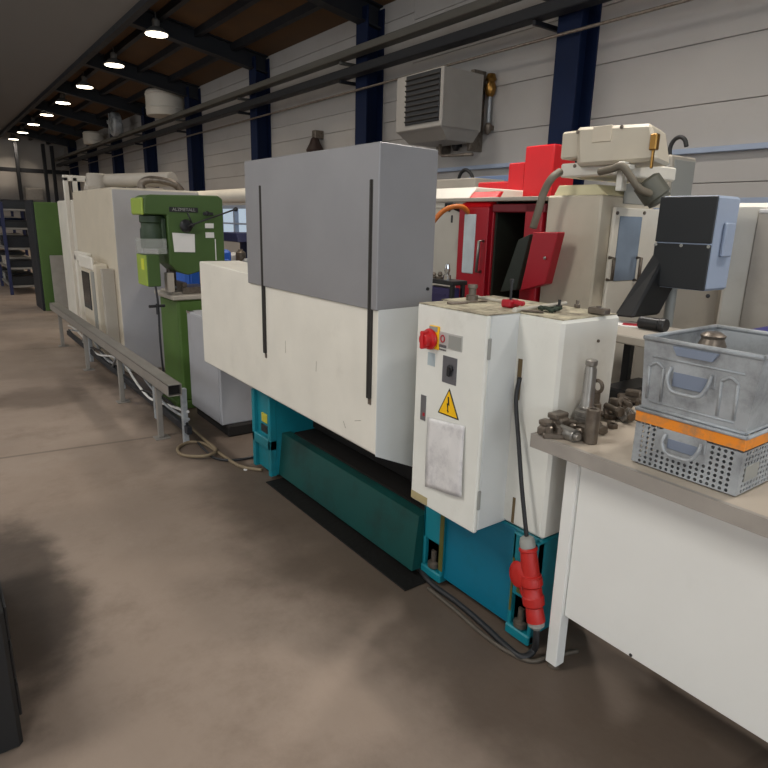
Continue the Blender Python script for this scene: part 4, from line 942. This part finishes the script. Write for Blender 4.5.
# a box standing nearly square to the aisle, its front face dark and the end face light
yA, yB_ = (C0[0].y+C0[3].y)/2, (C0[1].y+C0[2].y)/2
z0c, z1c = 1.362, 1.806
cb = MB().box(3.0, 3.22, yB_, yA, z0c, z1c, .012).build('console_case', conlight, cn_)
MB().box(2.992, 3.004, yB_, yA, z0c+.004, (z0c+z1c)/2-.004, .003).build('lower_panel', concon, cb)
MB().box(2.992, 3.004, yB_, yA, (z0c+z1c)/2+.002, z1c-.004, .003).build('upper_panel', concon, cb)
for k in (.03, .5, .97): p = yB_+(yA-yB_)*k; MB().cyl((2.992, p, (z0c+z1c)/2-.012), (2.986, p, (z0c+z1c)/2-.012), .008, 8).build('hinge_screw', greyp, cb)
MB().box(3.08, 3.17, yB_-.02, yB_, (z0c+z1c)/2-.06, (z0c+z1c)/2+.1, .006).build('side_cover', conlight, cb)
MB().cyl((3.16, yA-.035, 0.02), (3.16, yA-.035, z0c), .025, 14).build('stand_post', greyp, cn_)
MB().box(3.0, 3.4, yA-.3, yA+.1, 0, .03, .006).build('base_plate', concon, cn_)
# black sloping chute
q = [U(655, 250, X=3.0), U(662, 262, X=3.0), U(632, 318, X=2.8), U(613, 316, X=2.8)]
ch = MB().hexa([q[3], q[2], q[2]+Vector((.25, 0, 0)), q[3]+Vector((.25, 0, 0)), q[0], q[1], q[1]+Vector((.25, 0, 0)), q[0]+Vector((.25, 0, 0))], .01)
solo('chip_chute', ch, black, 'black sloping chip chute between beige machine and dark console', 'chute')
p0, p1 = U(640, 322, X=2.75), U(661, 320, X=2.75)
tz = min(p0.z, p1.z)-.03
solo('grease_gun', MB().cyl((2.75, p0.y, tz+.03), (2.75, p1.y, tz+.03), .03, 16).cyl((2.75, p1.y, tz+.03), (2.75, p1.y-.03, tz+.03), .033, 16), blackp, 'black cylinder lying on the table below the sloping chute', 'cylinder')
tb = thing('side_table', 'low dark table with papers behind the bench tools', 'table', (2.72, p0.y-.1, 0))
MB().box(2.5, 2.93, p1.y-.35, p0.y+.16, tz-.04, tz, .005).build('table_top', tan, tb)
for x in (2.53, 2.86):
    for y in (p1.y-.33, p0.y+.1): MB().box(x, x+.04, y, y+.04, 0, tz-.04, .003).build('leg', blackp, tb)
for z in (.35, .7): MB().box(2.53, 2.9, p1.y-.33, p0.y+.14, z, z+.03, .004).build('shelf', blackp, tb)
for i, (y_, z_, n_) in enumerate(((p0.y-.02, .73, 'upper'), (p0.y-.2, .73, 'upper'), (p0.y-.05, .38, 'lower'))):
    solo('tool_case', MB().box(2.56, 2.88, y_-.07, y_+.07, z_, z_+.18, .01).box(2.545, 2.57, y_-.03, y_+.03, z_+.1, z_+.13, .005), blackp, 'black tool case on the %s shelf of the low dark table%s' % (n_, ['', ', farther right', ''][i]), 'case')
pp = U(631, 325, Z=tz)
ppr = MB().box(pp.x-.08, pp.x+.08, pp.y-.1, pp.y+.08, tz, tz+.004, 0, rot=RZ(.3)); ppr.mat(1).box(pp.x-.05, pp.x+.02, pp.y-.04, pp.y+.03, tz+.0035, tz+.006, 0, rot=RZ(.5))
solo('leaflet', ppr, [paper, redd], 'white leaflet with red print on the low dark table', 'leaflet')
# grey cabinet behind console bottom, white machine on the right
a = U(640, 292, X=3.55); b = U(722, 292, X=3.55)
gb = MB().box(3.55, 4.3, b.y, min(a.y, yq0-.1), 0, 1.38, .02).box(3.53, 3.56, b.y+.02, min(a.y, yq0-.1)-.03, 1.0, 1.08, .01)
solo('coolant_tank', gb, tan, 'grey beige tank cabinet below the dark console', 'tank')
wm = thing('white_machine', 'white machine cabin with grey recessed door at the right edge', 'machine', (3.6, .8, 0))
a = U(734, 203, X=3.35); b = U(761, 200, X=3.35)
MB().box(3.35, 4.4, -.2, a.y, .05, a.z, .02).build('cabin', cream, wm)
MB().box(3.335, 3.36, -.1, b.y, .1, a.z-.03, .01).build('grey_door', tan, wm)
MB().box(3.325, 3.345, -.1, b.y-.01, a.z-.05, a.z-.03, .004).build('light_strip', paper, wm)
MB().box(3.32, 3.35, b.y-.28, b.y-.25, 1.0, 1.5, .008).build('door_handle', greyp, wm)
p = U(757, 352, X=2.7)
r = thing('blue_bin', 'dark blue plastic bin on a trolley behind the steel crates', 'bin', (2.85, p.y-.1, 1.02))
MB().box(2.7, 3.0, p.y-.35, p.y+.06, 1.02, p.z+.07, .01).build('bin_body', M('navy_plastic', (34, 32, 110), .45), r)
MB().box(2.69, 3.01, p.y-.36, p.y+.07, p.z+.06, p.z+.08, .006).build('rim', M('navy_plastic', (34, 32, 110)), r)
tr_ = thing('trolley', 'grey trolley carrying the dark blue bin', 'trolley', (2.85, p.y-.2, 0))
MB().box(2.6, 3.15, p.y-.6, p.y+.12, .98, 1.02, .006).build('trolley_top', galv, tr_)
for x in (2.62, 3.1):
    for y in (p.y-.58, p.y+.07): MB().box(x, x+.03, y, y+.03, .0, .98, .003).build('leg', galv, tr_)
# small parts cart left of the red door
pz = U(440, 277, X=3.0)
ct = thing('parts_cart', 'dark parts cart glimpsed beyond the control cabinet top', 'cart', (3.0, pz.y, 0))
yc0, yc1 = U(453, 277, X=2.85).y, pz.y+.5
for nm, z in (('top_shelf', pz.z), ('middle_shelf', pz.z-.17)): MB().box(2.85, 2.99, yc0, yc1, z-.03, z, .005).build(nm, blackp, ct)
for x in (2.86, 2.955):
    for y in (yc0+.01, yc1-.04): MB().box(x, x+.025, y, y+.03, 0, pz.z-.03, .003).build('leg', blackp, ct)
solo('violet_box', MB().box(2.87, 2.97, yc0+.05, yc0+.3, pz.z-.17, pz.z-.055, .006).box(2.866, 2.872, yc0+.09, yc0+.24, pz.z-.11, pz.z-.095, 0), violet, 'violet box with pale stripe on the dark parts cart', 'box')
def spind(px, py, h_, r_, label, mat=chrome):
    p = U(px, py, X=2.9); p.z = pz.z
    return solo('tool_bit', MB().lathe([(r_*1.4, 0), (r_*1.4, h_*.3), (r_*.7, h_*.35), (r_, h_*.6), (r_*.6, h_)], p, n=14), mat, label, 'tool bit')
spind(447, 276, .11, .02, 'tall bright tool bit standing on the dark parts cart')
spind(440, 276, .05, .018, 'short dark tool bit on the dark parts cart, middle', dsteel)
spind(434, 276, .04, .016, 'short dark tool bit on the dark parts cart, left end', dsteel)

# small things glimpsed left of the grey door
gx = U(228, 268, X=3.4)
r = thing('work_table', 'cluttered work table glimpsed between drill press and grey sliding door', 'table', (3.7, 8.4, 0))
MB().box(3.4, 4.0, 7.6, 9.6, .93, .97, .005).build('table_top', blackp, r)
for x in (3.42, 3.94):
    for y in (7.62, 9.54): MB().box(x, x+.04, y, y+.04, 0, .93, .003).build('leg', dsteel, r)
for i, (px, w_, h_, mtl, lab) in enumerate(((228, .12, .22, glight, 'green can on the cluttered work table'), (234, .16, .2, paper, 'white canister on the cluttered work table'), (241, .14, .26, dsteel, 'dark tin on the cluttered work table'), (246, .1, .14, galv, 'grey tin at the right end of the cluttered work table'))):
    p = U(px, 262, X=3.6)
    solo('canister', MB().lathe([(w_*.48, 0), (w_*.5, .01), (w_*.5, h_*.8), (w_*.25, h_*.92), (w_*.2, h_)], (3.6, p.y, .97), n=18), mtl, lab, 'can')
p = U(238, 243, X=4.2)
solo('blue_hood', MB().prism([(p.y-.5, 1.28), (p.y+.4, 1.28), (p.y+.3, 1.42), (p.y-.4, 1.42)], 'X', 4.0, 4.6, .01).box(4.25, 4.35, p.y-.05, p.y+.05, 0, 1.3, .01), rackblue, 'dark blue sloping hood on a post below the bright window', 'hood')
ya_, yb_ = U(250, 200, X=4.5).y-1, U(210, 200, X=4.5).y+1
wdct = thing('white_duct', 'white horizontal duct on posts behind the drill press head', 'duct', (4.5, (ya_+yb_)/2, 0))
MB().cyl((4.5, ya_, 2.02), (4.5, yb_, 2.02), .12, 20).build('duct', cream, wdct)
for y in (ya_+.2, yb_-.2): MB().box(4.46, 4.54, y-.04, y+.04, 0, 1.92, .004).build('post', dsteel, wdct)

# dark cabinet at the left edge
lk = thing('tool_chest', 'black tool chest at the left edge of the aisle', 'tool chest', (-.28, 2.5, 0))
MB().box(-.6, .05, 1.95, 3.05, .0, .5, .012).build('body', black, lk)
for z in (.08, .22, .36):
    d_ = MB().box(.05, .06, 2.0, 3.0, z, z+.12, .003).build('drawer', blackp, lk)
    MB().box(.06, .067, 2.3, 2.7, z+.08, z+.095, .002).build('handle', dsteel, d_)

# ================================================================== LIGHT
def glass_mat():
    m = bpy.data.materials.new('window_glass'); m.use_nodes = True; N = m.node_tree.nodes; L = m.node_tree.links
    N.clear(); o = N.new('ShaderNodeOutputMaterial'); t = N.new('ShaderNodeBsdfTransparent'); g = N.new('ShaderNodeBsdfGlossy'); mx = N.new('ShaderNodeMixShader'); f = N.new('ShaderNodeValue'); f.outputs[0].default_value = .08
    g.inputs['Roughness'].default_value = .05; L.new(f.outputs[0], mx.inputs[0]); L.new(t.outputs[0], mx.inputs[1]); L.new(g.outputs[0], mx.inputs[2]); L.new(mx.outputs[0], o.inputs[0]); return m
gm = glass_mat()
for o in bpy.data.objects:
    if o.name.startswith('pane'): o.data.materials.clear(); o.data.materials.append(gm)
wd = bpy.data.worlds.new('daylight'); sc.world = wd; wd.use_nodes = True
wd.node_tree.nodes['Background'].inputs[0].default_value = (.72, .86, 1, 1); wd.node_tree.nodes['Background'].inputs[1].default_value = 1.3
def area(name, loc, size, sizey, energy, color, direction):
    l = bpy.data.lights.new(name, 'AREA'); l.shape = 'RECTANGLE'; l.size = size; l.size_y = sizey; l.energy = energy; l.color = color
    o = bpy.data.objects.new(name, l); COL.objects.link(o); o.location = loc
    o.rotation_euler = Vector(direction).to_track_quat('-Z', 'Y').to_euler(); return o
for (y0, y1), en in zip(SKY, (500, 560, 340, 180)):
    area('rooflight', (-1.6, (y0+y1)/2, zroof(-1.6)-.08), 1.1, y1-y0, en, (1, .965, .9), (.167, 0, -1))
# daylight through the big windows of the left and back walls
for i, y in enumerate((-4.5, 3, 10.5, 18)):
    struct('window_%d' % (30+i), MB().box(XL, XL+.04, y-2.6, y+2.6, 1.4, 4.4, .01), skyl)
    area('left_daylight', (XL+.1, y, 2.9), 3.0, 5.2, 90, (1, .97, .93), (1, 0, 0))
for i, x in enumerate((-5, 1.5)):
    struct('window_%d' % (36+i), MB().box(x-2.4, x+2.4, YB, YB+.04, 1.2, 4.2, .01), skyl)
    area('back_daylight', (x, YB+.1, 2.7), 4.8, 3.0, 300, (.8, .9, 1), (0, 1, 0))
try:
    sc.cycles.use_denoising = True; sc.cycles.max_bounces = 8; sc.cycles.sample_clamp_indirect = 6
except Exception: pass
